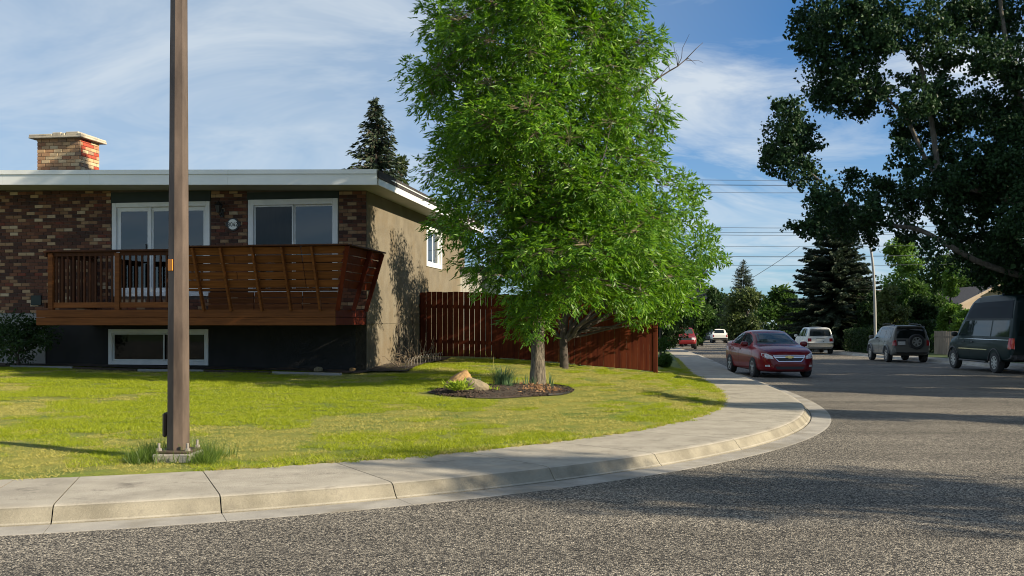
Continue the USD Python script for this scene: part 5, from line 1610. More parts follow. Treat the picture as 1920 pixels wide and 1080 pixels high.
for px, lab in ((1085, 'wooden utility pole hidden among the leaves of the ash'), (1975, 'wooden utility pole outside the right edge')):
    q = at(px, 620, PLY + 1)
    up_ = thing('utility_pole', lab, 'utility pole')
    obj('pole', tube([(q[0], q[1], -1), (q[0], q[1], 14)], 0.14, 10), 'bark_dark', up_)
    obj('cross_arm', cbox(q[0] - 0.06, q[0] + 0.06, q[1] - 1.4, q[1] + 1.4, 12.6, 12.75), 'bark_dark', up_)
sl = thing('street_lamp', 'slender grey street lamp with curved arm beside the silver wagon', 'street lamp')
pts = [(1641.5, 635), (1640, 560), (1637, 500), (1630, 455), (1622, 432), (1608, 415), (1590, 408)]
p3 = np.array([at(x, y, 55) for x, y in pts])
p3 = np.stack([PchipInterpolator(np.arange(7), p3[:, k])(np.linspace(0, 6, 30)) for k in range(3)], 1)
obj('pole', tube(p3, np.linspace(0.085, 0.045, 30), 9), 'lamp_metal', sl, smooth=60)
e = p3[-1]
obj('lamp_head', cbox(e[0] - 0.55, e[0] + 0.05, e[1] - 0.13, e[1] + 0.13, e[2] - 0.08, e[2] + 0.05, 0.04), 'lamp_metal', sl)

look('beige_siding', (0.42, 0.33, 0.25), 0.8, (0.46, 0.37, 0.28), scale=3)
look('roof_grey', (0.055, 0.05, 0.05), 0.9, (0.085, 0.078, 0.075), scale=6, fine=0.2)
look('roof_brown', (0.14, 0.10, 0.075), 0.9, (0.19, 0.14, 0.105), scale=6, fine=0.2)
look('fence_grey', (0.16, 0.125, 0.095), 0.9, (0.25, 0.20, 0.15), scale=2, stretch=(5, 5, 0.5), fine=0.12, rnd=0.2)


def gable_house(label, q, w_, d_, eave, ridge, wall_m, roof_m, rz):
    t = thing('neighbour_house', label, 'house', loc=(q[0], q[1], 0), rz=rz)
    pts = Polygon([(-w_ / 2, -1), (w_ / 2, -1), (w_ / 2, eave), (0, ridge - 0.15), (-w_ / 2, eave)])
    m_ = trimesh.creation.extrude_polygon(pts, d_, engine='earcut')
    v_ = np.array(m_.vertices)
    obj('wall', (np.column_stack([v_[:, 0], v_[:, 2], v_[:, 1]]), np.array(m_.faces)[:, ::-1]), wall_m, t)
    for s in (-1, 1):
        a = np.array([0, 0, ridge])
        e_ = np.array([s * (w_ / 2 + 0.5), 0, eave - 0.12])
        dn = (e_ - a)
        L = np.linalg.norm(dn)
        nrm = np.array([-dn[2] * s, 0, abs(dn[0])]) / L
        v_ = np.array([a + [0, -0.5, 0], e_ + [0, -0.5, 0], e_ + [0, d_ + 0.5, 0], a + [0, d_ + 0.5, 0]])
        v_ = np.vstack([v_, v_ + [0, 0, 0.14]])
        f_ = np.array([[0, 1, 2, 3], [7, 6, 5, 4], [0, 4, 5, 1], [1, 5, 6, 2], [2, 6, 7, 3], [3, 7, 4, 0]])
        obj('roof_slope', (v_, f_), roof_m, t)
        bz = beam(a + [s * 0.02, -0.52, 0.06], e_ + [0, -0.52, 0.06], 0.04, 0.2)
        obj('barge_board', bz, 'beige_siding', t)
    for k, x in enumerate((-w_ * 0.22, w_ * 0.22)):
        fr = obj('window', cbox(x - 0.6, x + 0.6, -0.06, 0.0, eave - 1.5, eave - 0.4), 'white_vinyl', t)
        obj('pane', cbox(x - 0.53, x + 0.53, -0.075, -0.061, eave - 1.43, eave - 0.47), 'dark_room', fr)
    return t


gable_house('beige house with gable roof showing above the dark van', at(1866, 620, 75), 6.4, 9, 2.45, 4.2, 'beige_siding', 'roof_brown', 0)
gable_house('low grey roofed house behind the trees right of the street lamp', at(1800, 620, 90), 7, 9, 2.7, 4.3, 'beige_siding', 'roof_grey', 90)
wf = thing('wooden_fence', 'weathered board fence between the silver wagon and the dark van', 'fence')
p0, p1 = at(1752, 620, 55)[:2], at(1815, 620, 51)[:2]
nb_ = 18
for k in range(nb_):
    a = p0 + (p1 - p0) * k / nb_
    b_ = p0 + (p1 - p0) * (k + 0.92) / nb_
    obj('board', beam((*((a + b_) / 2), -0.4), (*((a + b_) / 2), 0.92 + rq.uniform(-0.02, 0.02)), np.linalg.norm(b_ - a), 0.025, up=(*unit(np.array([-(p1 - p0)[1], (p1 - p0)[0]])), 0)), 'fence_grey', wf)
obj('rail', beam((*(p0 + [0, 0.06]), 0.6), (*(p1 + [0, 0.06]), 0.6), 0.04, 0.09), 'fence_grey', wf)
# ------------------------------------------------------------------ vehicles (local frame: x forward, y left, z up)
for nm, c in (('paint_red', (0.12, 0.003, 0.006)), ('paint_silver', (0.13, 0.126, 0.115)), ('paint_green', (0.004, 0.011, 0.011)), ('paint_white', (0.68, 0.67, 0.62)), ('paint_dark_red', (0.16, 0.016, 0.016)), ('paint_grey', (0.12, 0.125, 0.13)), ('paint_blue_grey', (0.012, 0.018, 0.027))):
    usdkit.material(stage, '/World/Looks/' + nm, {'p': ('principled_bsdf', dict(base_color=c, roughness=0.55 if nm == 'paint_blue_grey' else 0.35, metallic=0.0, specular_ior_level=0.12, coat_weight=0.0 if nm == 'paint_blue_grey' else 0.14 if nm == 'paint_green' else 0.65 if nm == 'paint_red' else 0.3, coat_roughness=0.03))}, [], surface='p.BSDF')
look('car_glass', (0.008, 0.012, 0.012), 0.04, spec=0.5)
look('car_glass_green', (0.030, 0.050, 0.044), 0.04, spec=0.9)
look('trim_black', (0.015, 0.015, 0.016), 0.5)
look('seam_black', (0.006, 0.006, 0.006), 0.9)
look('tyre', (0.018, 0.018, 0.019), 0.85, (0.03, 0.03, 0.03), scale=20)
look('alloy', (0.42, 0.42, 0.42), 0.3, metal=0.8)
look('chrome', (0.72, 0.72, 0.72), 0.12, metal=1.0)
look('gold_badge', (0.70, 0.52, 0.18), 0.3, metal=0.6)
look('head_lamp', (0.62, 0.64, 0.66), 0.12, (0.30, 0.31, 0.33), scale=14, coat=1.0)
look('tail_lamp', (0.30, 0.008, 0.010), 0.15, coat=1.0)
look('plate_white', (0.58, 0.58, 0.56), 0.5, (0.40, 0.40, 0.42), scale=26)


def interp(tab, x):
    t = np.array(sorted(tab), float)
    return PchipInterpolator(t[:, 0], t[:, 1])(np.clip(x, t[0, 0], t[-1, 0]))


def loft(S, n=70):
    x0, x1 = min(k for k, _ in S['top']), max(k for k, _ in S['top'])
    xs = np.unique(np.concatenate([x0 + (x1 - x0) * (1 - np.cos(np.linspace(0, np.pi, n))) / 2, [k for k, _ in S['top']]]))
    top, belt, wm, wt, zb = (interp(S[k], xs) for k in ('top', 'belt', 'wm', 'wt', 'bot'))
    secs = []
    for T, B, W, Q, Z in zip(top, belt, wm, wt, zb):
        B = min(B, T - 0.012)
        h = B - Z
        half = np.array([(0, Z), (W * 0.80, Z), (W * 0.95, Z + 0.05), (W * 0.985, Z + 0.25 * h), (W, Z + 0.55 * h), (W * 0.99, Z + 0.82 * h), (W * 0.955, B), (Q + (W * 0.955 - Q) * 0.10, T - 0.055 * min(1, (T - B) / 0.3) - 0.004), (Q * 0.86, T - 0.012), (Q * 0.45, T + 0.006), (0, T + 0.012)])
        c = [half[0]]
        for a, b_ in zip(half[:-1], half[1:]):
            c += [a * 0.75 + b_ * 0.25, a * 0.25 + b_ * 0.75]
        c.append(half[-1])
        c = np.array(c)
        full = np.vstack([c, (c * [-1, 1])[-2:0:-1]])
        secs.append(full)
    secs = np.array(secs)
    k = secs.shape[1]
    v = np.concatenate([np.repeat(xs, k)[:, None], secs.reshape(-1, 2)], 1)
    i, j = np.meshgrid(np.arange(len(xs) - 1), np.arange(k), indexing='ij')
    f = np.stack([i * k + j, (i + 1) * k + j, (i + 1) * k + (j + 1) % k, i * k + (j + 1) % k], -1).reshape(-1, 4)
    f = np.vstack([f[:, [0, 1, 2]], f[:, [0, 2, 3]]])
    fan = np.array([[0, a, a + 1] for a in range(1, k - 1)])
    f = np.vstack([f, fan, fan[:, ::-1] + (len(xs) - 1) * k])
    m = trimesh.Trimesh(v, f, process=False)
    if m.volume < 0:
        f = f[:, ::-1]
    return v, f


def first_hit(V, Fc, pts, axis, sign):
    """depth along an axis of the outermost surface at 2-D points"""
    o = [k for k in range(3) if k != axis]
    a, b_, c = V[Fc[:, 0]], V[Fc[:, 1]], V[Fc[:, 2]]
    A, B, C_ = a[:, o], b_[:, o], c[:, o]
    d = (B[:, 0] - A[:, 0]) * (C_[:, 1] - A[:, 1]) - (C_[:, 0] - A[:, 0]) * (B[:, 1] - A[:, 1])
    okf = abs(d) > 1e-12
    A, B, C_, d = A[okf], B[okf], C_[okf], d[okf]
    da, db_, dc = a[okf, axis], b_[okf, axis], c[okf, axis]
    out = np.full(len(pts), np.nan)
    for i, p in enumerate(pts):
        u = ((p[0] - A[:, 0]) * (C_[:, 1] - A[:, 1]) - (C_[:, 0] - A[:, 0]) * (p[1] - A[:, 1])) / d
        w_ = ((B[:, 0] - A[:, 0]) * (p[1] - A[:, 1]) - (p[0] - A[:, 0]) * (B[:, 1] - A[:, 1])) / d
        h = (u >= -1e-6) & (w_ >= -1e-6) & (u + w_ <= 1 + 1e-6)
        if h.any():
            z = da[h] + u[h] * (db_[h] - da[h]) + w_[h] * (dc[h] - da[h])
            out[i] = (z * sign).max() * sign
    return out


def drape(body, poly, axis, sign, off=0.006, size=0.12, skirt=0.03, rnd=0.0):
    """A panel whose outline is given in the side view (x, z) or the end view (y, z), laid on the body's surface and standing a little proud of it."""
    P = Polygon(poly)
    if rnd:
        P = P.buffer(-rnd).buffer(rnd, join_style=1, quad_segs=3)
    v2, f2 = trimesh.creation.triangulate_polygon(P, engine='earcut')
    v3, f2 = trimesh.remesh.subdivide_to_size(np.column_stack([v2, np.zeros(len(v2))]), f2, size)
    m_ = trimesh.Trimesh(v3, f2, process=True)
    v2, f2 = np.array(m_.vertices)[:, :2], np.array(m_.faces)
    dep = first_hit(body[0], body[1], v2, axis, sign)
    if np.isnan(dep).any():
        g = ~np.isnan(dep)
        for i in np.where(~g)[0]:
            dep[i] = dep[g][np.argmin(((v2[g] - v2[i]) ** 2).sum(1))]
    o = [k for k in range(3) if k != axis]
    V = np.zeros((len(v2), 3))
    V[:, o[0]], V[:, o[1]], V[:, axis] = v2[:, 0], v2[:, 1], dep + sign * off
    W_ = V.copy()
    W_[:, axis] -= sign * (off + skirt)
    n = len(V)
    ed = np.sort(np.vstack([f2[:, [0, 1]], f2[:, [1, 2]], f2[:, [2, 0]]]), 1)
    dirE = np.vstack([f2[:, [0, 1]], f2[:, [1, 2]], f2[:, [2, 0]]])
    u_, ix, cn = np.unique(ed, axis=0, return_index=True, return_counts=True)
    be = dirE[ix[cn == 1]]
    sk = np.vstack([np.column_stack([be[:, 0], be[:, 1] + n, be[:, 1]]), np.column_stack([be[:, 0], be[:, 0] + n, be[:, 1] + n])])
    Fo = np.vstack([f2, sk])
    Vo = np.vstack([V, W_])
    # face outwards
    nn = np.cross(Vo[f2[0, 1]] - Vo[f2[0, 0]], Vo[f2[0, 2]] - Vo[f2[0, 0]])
    if nn[axis] * sign < 0:
        Fo = Fo[:, ::-1]
    return Vo, Fo


def wheel(R, w_, spokes, style='alloy'):
    pr = np.array([(R * 0.62, -w_ / 2 + 0.01), (R * 0.72, -w_ / 2), (R * 0.93, -w_ / 2 + 0.008), (R, -w_ / 2 + 0.04), (R, w_ / 2 - 0.04), (R * 0.93, w_ / 2 - 0.008), (R * 0.72, w_ / 2), (R * 0.62, w_ / 2 - 0.01), (R * 0.60, 0.0), (R * 0.62, -w_ / 2 + 0.01)])
    t = trimesh.creation.revolve(pr, sections=36)
    rim = Point(0, 0).buffer(R * 0.665, 24).difference(Point(0, 0).buffer(R * 0.53, 24))
    for k in range(spokes):
        a = 2 * np.pi * k / spokes + 0.3
        rim = rim.union(LineString([(0, 0), (R * 0.6 * math.cos(a), R * 0.6 * math.sin(a))]).buffer(R * 0.085))
    rim = rim.union(Point(0, 0).buffer(R * 0.2, 16))
    r_ = trimesh.creation.extrude_polygon(rim, 0.03, engine='earcut')
    r_.apply_translation([0, 0, w_ / 2 - 0.045])
    bk = trimesh.creation.cylinder(R * 0.6, 0.02, sections=24)
    return t, r_, bk


def vehicle(name, label, cat, S, loc, head, paint, glass='car_glass', wheels=None, side=(), front=None, rear=None, extra=None, group=None, detail=True):
    rz = math.degrees(math.atan2(head[1], head[0]))
    t = thing(name, label, cat, group, loc=(loc[0], loc[1], -0.01 * loc[1] + 0.003), rz=rz)
    V, Fc = loft(S)
    man = manifold3d.Manifold(manifold3d.Mesh(V.astype(np.float32), Fc.astype(np.uint32)))
    R, ww_, tr, fx, rx = S['R'], S['tw'], S['track'], S['fx'], S['rx']
    cut = None
    for x in (fx, rx):
        for s in (-1, 1):
            cyl = manifold3d.Manifold.cylinder(0.36, R + 0.055, R + 0.055, 32).rotate((90, 0, 0)).translate((x, s * (tr + 0.25) + (0.18), R))
            man = man - cyl
    mm_ = man.to_mesh()
    BV, BF = np.array(mm_.vert_properties[:, :3], float), np.array(mm_.tri_verts, int)
    bd = obj('body', (BV, BF), paint, t, smooth=32)
    body = (V, Fc)
    T, r_, bk = wheel(R, ww_, S.get('spokes', 5))
    for x in (fx, rx):
        for s in (1, -1):
            rot = np.array([[1, 0, 0], [0, 0, s], [0, -s, 0]], float)

            def put(m_):
                return np.array(m_.vertices) @ rot.T + [x, s * (tr - ww_ / 2 + 0.05), R], np.array(m_.faces)
            w_ = obj('wheel', put(T), 'tyre', t, smooth=40)
            obj('rim', put(r_), 'alloy', w_)
            obj('brake_disc', put(bk), 'trim_black', w_)
    # windows
    for x0, x1, lo_, hi_, sl0, sl1 in side:
        for s in (1, -1):
            n = 8
            xa = np.linspace(x0, x1, n)
            up_ = interp(S['top'], xa) - hi_
            lw_ = interp(S['belt'], xa) + lo_
            pl_ = [(x, max(u, l + 0.02)) for x, u, l in zip(xa, up_, lw_)]
            pl_ = [(x + sl0 * (0 if i else 1) + sl1 * (1 if i == n - 1 else 0), z) for i, (x, z) in enumerate(pl_)]
            pl_ += list(zip(xa[::-1], lw_[::-1]))
            obj('side_window', drape(body, pl_, 1, s, 0.004), glass, t, smooth=30)
    for nm, pl_, axis, sign, mat, off in (front or []) + (rear or []):
        if isinstance(pl_, tuple):                      # a mirrored pair
            for s in (1, -1):
                pp = [(s * a, b_) for a, b_ in pl_]
                obj(nm, drape(body, pp if s > 0 else pp[::-1], axis, sign, off), mat, t, smooth=30)
        else:
            obj(nm, drape(body, pl_, axis, sign, off), mat, t, smooth=30)
    if extra:
        extra(t, body)
    return t


def mirrors(t, x, z, y, mat, w_=0.11):
    for s in (1, -1):
        c = trimesh.creation.icosphere(2)
        v_ = np.sign(c.vertices) * np.abs(c.vertices) ** 0.7 * [0.07, 0.115, 0.085] + [x, s * (y + 0.09), z]
        obj('mirror', (v_, np.array(c.faces)), mat, t, smooth=True)


def handles(t, body, xs_, z, mat):
    for x in xs_:
        for s in (1, -1):
            obj('door_handle', drape(body, [(x - 0.09, z - 0.018), (x + 0.09, z - 0.018), (x + 0.09, z + 0.018), (x - 0.09, z + 0.018)], 1, s, 0.025), mat, t)


def seams(t, body, lines):
    for x0, z0, x1, z1 in lines:
        for s in (1, -1):
            d = np.array([x1 - x0, z1 - z0])
            n_ = np.array([-d[1], d[0]]) / np.linalg.norm(d) * 0.006
            pl_ = [(x0 + n_[0], z0 + n_[1]), (x0 - n_[0], z0 - n_[1]), (x1 - n_[0], z1 - n_[1]), (x1 + n_[0], z1 + n_[1])]
            obj('door_seam', drape(body, pl_, 1, s, 0.002, size=0.15), 'seam_black', t)


# --- red sedan coming towards the camera
SED = dict(
    top=[(-2.30, 0.62), (-2.27, 0.86), (-2.20, 1.03), (-1.95, 1.10), (-1.70, 1.14), (-1.35, 1.27), (-0.95, 1.40), (-0.4, 1.465), (0.0, 1.455), (0.32, 1.385), (0.75, 1.20), (1.12, 1.02), (1.5, 0.965), (1.85, 0.89), (2.08, 0.81), (2.20, 0.72), (2.27, 0.62), (2.31, 0.46)],
    belt=[(-2.30, 0.58), (-2.2, 0.98), (-1.7, 1.02), (-0.5, 0.985), (0.9, 0.94), (1.5, 0.90), (2.05, 0.76), (2.31, 0.43)],
    wm=[(-2.30, 0.66), (-2.2, 0.78), (-1.9, 0.86), (-1.0, 0.895), (1.2, 0.895), (1.8, 0.865), (2.1, 0.77), (2.25, 0.62), (2.31, 0.50)],
    wt=[(-2.30, 0.55), (-2.0, 0.66), (-1.4, 0.60), (-0.6, 0.585), (0.3, 0.585), (0.9, 0.68), (1.15, 0.76), (1.8, 0.72), (2.1, 0.62), (2.31, 0.42)],
    bot=[(-2.30, 0.34), (-2.1, 0.25), (-1.4, 0.20), (1.5, 0.19), (2.1, 0.20), (2.31, 0.26)], R=0.325, tw=0.215, track=0.87, fx=1.36, rx=-1.33, spokes=5)


def sedan_extra(t, body):
    mirrors(t, 0.72, 1.03, 0.88, 'paint_red')
    handles(t, body, (-0.15, -1.0), 0.86, 'paint_red')
    seams(t, body, [(0.98, 0.35, 1.0, 0.92), (-0.12 - 0.1, 0.30, -0.2, 0.96), (-1.1, 0.55, -1.25, 0.97)])
    # bow tie emblem on the grille bar
    e = [(-0.115, -0.022), (-0.052, -0.022), (-0.046, -0.042), (0.062, -0.042), (0.056, -0.022), (0.125, -0.022), (0.110, 0.022), (0.052, 0.022), (0.046, 0.042), (-0.062, 0.042), (-0.056, 0.022), (-0.128, 0.022)]
    obj('bow_tie_emblem', drape(body, [(a, 0.665 + b_) for a, b_ in e], 0, 1, 0.035, size=0.05), 'gold_badge', t)
    for s in (1, -1):
        obj('wiper', beam((1.02, s * 0.1, 1.06), (0.90, s * 0.1 - 0.5, 1.125), 0.015, 0.015), 'trim_black', t)


def front_pair(*a):
    return tuple(a)


SEDF = [('windshield', [(-0.70, 1.045), (0.70, 1.045), (0.575, 1.375), (-0.575, 1.375)], 0, 1, 'car_glass_green', 0.004),
        ('headlight', ((0.50, 0.60), (0.70, 0.625), (0.80, 0.70), (0.79, 0.775), (0.70, 0.78), (0.52, 0.69)), 0, 1, 'head_lamp', 0.006),
        ('grille_frame', [(-0.50, 0.715), (-0.47, 0.65), (-0.36, 0.53), (0.36, 0.53), (0.47, 0.65), (0.50, 0.715)], 0, 1, 'chrome', 0.006),
        ('grille', [(-0.445, 0.640), (-0.345, 0.548), (0.345, 0.548), (0.445, 0.640)], 0, 1, 'trim_black', 0.012),
        ('grille', [(-0.455, 0.700), (-0.455, 0.682), (0.455, 0.682), (0.455, 0.700)], 0, 1, 'trim_black', 0.012),
        ('lower_grille', [(-0.46, 0.375), (-0.40, 0.29), (0.40, 0.29), (0.46, 0.375)], 0, 1, 'trim_black', 0.006),
        ('fog_light', ((0.60, 0.36), (0.73, 0.37), (0.73, 0.42), (0.62, 0.425)), 0, 1, 'head_lamp', 0.006),
        ('hood_seam', [(-0.62, 0.725), (0.62, 0.725), (0.62, 0.731), (-0.62, 0.731)], 0, 1, 'seam_black', 0.003)]
SEDR = [('rear_window', [(-0.60, 1.16), (0.60, 1.16), (0.52, 1.37), (-0.52, 1.37)], 0, -1, 'car_glass', 0.004), ('tail_light', ((0.48, 0.80), (0.74, 0.80), (0.76, 0.95), (0.50, 0.93)), 0, -1, 'tail_lamp', 0.006)]
vehicle('red_sedan', 'glossy dark red sedan driving towards the viewer round the bend', 'car', SED, (8.06, 31.65), (0.05, -1.0), 'paint_red', side=[(-0.16, 0.80, 0.035, 0.075, 0, -0.03), (-1.12, -0.20, 0.035, 0.08, 0.05, 0)], front=SEDF, rear=SEDR, extra=sedan_extra)

# --- silver sport utility wagon, parked at the right kerb, seen from behind
SUV = dict(
    top=[(-2.22, 0.72), (-2.19, 1.02), (-2.15, 1.15), (-2.06, 1.52), (-1.98, 1.665), (-1.8, 1.70), (-0.8, 1.735), (0.0, 1.72), (0.35, 1.66), (0.7, 1.42), (1.02, 1.15), (1.4, 1.10), (1.95, 1.02), (2.15, 0.88), (2.22, 0.62)],
    belt=[(-2.22, 0.68), (-2.15, 1.10), (-1.0, 1.10), (0.9, 1.06), (1.5, 1.03), (2.0, 0.94), (2.22, 0.58)],
    wm=[(-2.22, 0.80), (-2.05, 0.85), (-1.2, 0.885), (1.2, 0.885), (1.9, 0.85), (2.15, 0.74), (2.22, 0.65)],
    wt=[(-2.22, 0.76), (-2.1, 0.70), (-1.9, 0.645), (0.2, 0.645), (0.8, 0.74), (1.1, 0.80), (1.9, 0.74), (2.22, 0.6)],
    bot=[(-2.22, 0.46), (-2.0, 0.36), (-1.3, 0.30), (1.5, 0.30), (2.22, 0.40)], R=0.365, tw=0.245, track=0.865, fx=1.38, rx=-1.34, spokes=6)


def suv_extra(t, body):
    mirrors(t, 0.82, 1.15, 0.89, 'paint_silver')
    T, r_, bk = wheel(0.35, 0.22, 6)
    rot = np.array([[0, 0, -1], [0, 1, 0], [1, 0, 0]], float)
    c = np.array([-2.26, -0.20, 0.98])
    w_ = obj('spare_wheel', (np.array(T.vertices) @ rot.T + c, np.array(T.faces)), 'tyre', t, smooth=40)
    obj('rim', (np.array(r_.vertices) @ rot.T + c, np.array(r_.faces)), 'alloy', w_)
    obj('rear_bumper', drape(body, [(-0.84, 0.50), (0.84, 0.50), (0.84, 0.70), (-0.84, 0.70)], 0, -1, 0.09, skirt=0.1), 'paint_silver', t, smooth=30)
    obj('bumper_step', cbox(-2.30, -2.12, -0.70, 0.70, 0.44, 0.505, 0.02), 'trim_black', t)
    for s in (1, -1):
        obj('roof_rail', tube([(-1.7, s * 0.60, 1.71), (-1.6, s * 0.60, 1.77), (-0.4, s * 0.60, 1.795), (0.1, s * 0.60, 1.78), (0.2, s * 0.6, 1.73)], 0.018, 8), 'trim_black', t)
        for x in (1.38, -1.34):
            a = np.linspace(0.12, np.pi - 0.12, 12)
            arc = np.column_stack([x + 0.45 * np.cos(a), np.full(12, s * 0.90), 0.38 + 0.43 * np.sin(a)])
            obj('wheel_arch', tube(arc, 0.04, 6), 'paint_grey', t)
    obj('spoiler', cbox(-2.14, -1.95, -0.62, 0.62, 1.66, 1.705, 0.015), 'paint_silver', t)
    handles(t, body, (-0.1, -1.0), 0.98, 'paint_silver')
    seams(t, body, [(0.9, 0.45, 0.92, 1.04), (0.02, 0.42, 0.0, 1.08), (-0.85, 0.7, -1.0, 1.08)])


SUVR = [('rear_window', [(-0.66, 1.13), (0.66, 1.13), (0.585, 1.60), (-0.585, 1.60)], 0, -1, 'car_glass', 0.004),
        ('tail_light', ((0.66, 0.80), (0.83, 0.80), (0.83, 1.03), (0.68, 1.06)), 0, -1, 'tail_lamp', 0.012),
        ('licence_plate', [(0.28, 0.83), (0.60, 0.83), (0.60, 0.99), (0.28, 0.99)], 0, -1, 'plate_white', 0.02),
        ('plate_recess', [(0.24, 1.0), (0.64, 1.0), (0.64, 1.08), (0.24, 1.08)], 0, -1, 'trim_black', 0.01)]
SUVF = [('windshield', [(-0.72, 1.18), (0.72, 1.18), (0.62, 1.64), (-0.62, 1.64)], 0, 1, 'car_glass', 0.004), ('headlight', ((0.45, 0.78), (0.72, 0.78), (0.74, 0.93), (0.47, 0.93)), 0, 1, 'head_lamp', 0.006), ('grille', [(-0.4, 0.74), (0.4, 0.74), (0.42, 0.93), (-0.42, 0.93)], 0, 1, 'trim_black', 0.006)]
SUVS = [(0.02, 0.82, 0.03, 0.10, 0, -0.03), (-0.88, -0.03, 0.03, 0.09, 0, 0), (-1.85, -0.98, 0.03, 0.09, 0.08, 0)]
vehicle('silver_wagon', 'silver sport utility wagon with spare wheel on its tailgate, parked at the far kerb', 'car', SUV, (18.05, 46.3), (0.085, 1.0), 'paint_silver', side=SUVS, front=SUVF, rear=SUVR, extra=suv_extra)

# --- white wagon farther up
WAG = {**SUV, 'spokes': 5}


def wag_extra(t, body):
    mirrors(t, 0.82, 1.15, 0.89, 'paint_white')
    obj('rear_bumper', drape(body, [(-0.84, 0.48), (0.84, 0.48), (0.84, 0.72), (-0.84, 0.72)], 0, -1, 0.09, skirt=0.1), 'chrome', t, smooth=30)
    seams(t, body, [(0.9, 0.45, 0.92, 1.04), (0.02, 0.42, 0.0, 1.08), (-0.85, 0.7, -1.0, 1.08)])
    obj('badge', drape(body, [(-0.22, 0.80), (-0.16, 0.80), (-0.16, 0.86), (-0.22, 0.86)], 0, -1, 0.01), 'trim_black', t)


WAGR = [('rear_window', [(-0.68, 1.15), (0.68, 1.15), (0.59, 1.60), (-0.59, 1.60)], 0, -1, 'car_glass', 0.004), ('tail_light', ((0.56, 0.82), (0.83, 0.82), (0.83, 1.02), (0.56, 1.02)), 0, -1, 'tail_lamp', 0.012), ('licence_plate', [(-0.24, 0.84), (0.24, 0.84), (0.24, 1.0), (-0.24, 1.0)], 0, -1, 'paint_white', 0.012), ('plate_strip', [(-0.26, 1.002), (0.26, 1.002), (0.26, 1.03), (-0.26, 1.03)], 0, -1, 'chrome', 0.02)]
vehicle('white_wagon', 'older white wagon with chrome rear bumper driving away beyond the red sedan', 'car', WAG, (19.2, 63.4), (0.1, 1.0), 'paint_white', side=SUVS, front=SUVF, rear=WAGR, extra=wag_extra)

# --- dark green van with raised roof
VAN = dict(
    top=[(-2.80, 0.8), (-2.79, 1.2), (-2.75, 1.95), (-2.66, 2.50), (-2.4, 2.66), (-1.0, 2.72), (0.2, 2.70), (0.72, 2.55), (1.18, 2.14), (1.55, 1.72), (1.82, 1.36), (2.1, 1.25), (2.55, 1.13), (2.72, 0.95), (2.80, 0.62)],
    belt=[(-2.80, 0.75), (-2.7, 1.22), (0.0, 1.22), (1.7, 1.18), (2.5, 1.02), (2.80, 0.58)],
    wm=[(-2.80, 0.93), (-2.6, 0.985), (0.0, 1.005), (1.6, 0.995), (2.3, 0.95), (2.7, 0.84), (2.80, 0.78)],
    wt=[(-2.80, 0.88), (-2.6, 0.74), (-2.0, 0.70), (0.4, 0.70), (1.2, 0.78), (1.8, 0.88), (2.4, 0.84), (2.80, 0.7)],
    bot=[(-2.80, 0.50), (-2.4, 0.42), (1.8, 0.36), (2.80, 0.42)], R=0.37, tw=0.24, track=0.955, fx=1.95, rx=-1.55, spokes=8)


def van_extra(t, body):
    mirrors(t, 1.5, 1.32, 1.02, 'trim_black')
    seams(t, body, [(1.45, 0.5, 1.5, 1.2), (0.48, 0.45, 0.46, 1.22), (-1.2, 1.0, -1.2, 1.22)])
    for s in (1, -1):
        for z, mat, h in ((0.80, 'chrome', 0.018), (1.16, 'chrome', 0.010)):
            for a, c in ((-1.0, 1.4),) if z < 1 else ((-2.6, 1.6),):
                obj('side_moulding', drape(body, [(a, z - h), (c, z - h), (c, z + h), (a, z + h)], 1, s, 0.012), mat, t)
        obj('running_board', cbox(-0.95, 1.35, s * 0.90, s * 1.03, 0.34, 0.40, 0.02), 'trim_black', t)
        for x in (1.95, -1.55):
            a = np.linspace(0.1, np.pi - 0.1, 14)
            obj('wheel_arch', tube(np.column_stack([x + 0.46 * np.cos(a), np.full(14, s * 0.985), 0.38 + 0.46 * np.sin(a)]), 0.028, 6), 'trim_black', t)
        obj('roof_seam', drape(body, [(-2.5, 1.86), (1.0, 1.86), (1.15, 1.84), (1.15, 1.875), (1.0, 1.885), (-2.5, 1.885)], 1, s, 0.012, size=0.2), 'trim_black', t)
    obj('rear_bumper', drape(body, [(-0.95, 0.46), (0.95, 0.46), (0.95, 0.66), (-0.95, 0.66)], 0, -1, 0.11, skirt=0.12), 'trim_black', t, smooth=30)
    obj('roof_vent', cbox(-0.9, -0.45, -0.25, 0.25, 2.725, 2.78, 0.03), 'paint_blue_grey', t)
    handles(t, body, (1.0, 0.25), 1.06, 'trim_black')


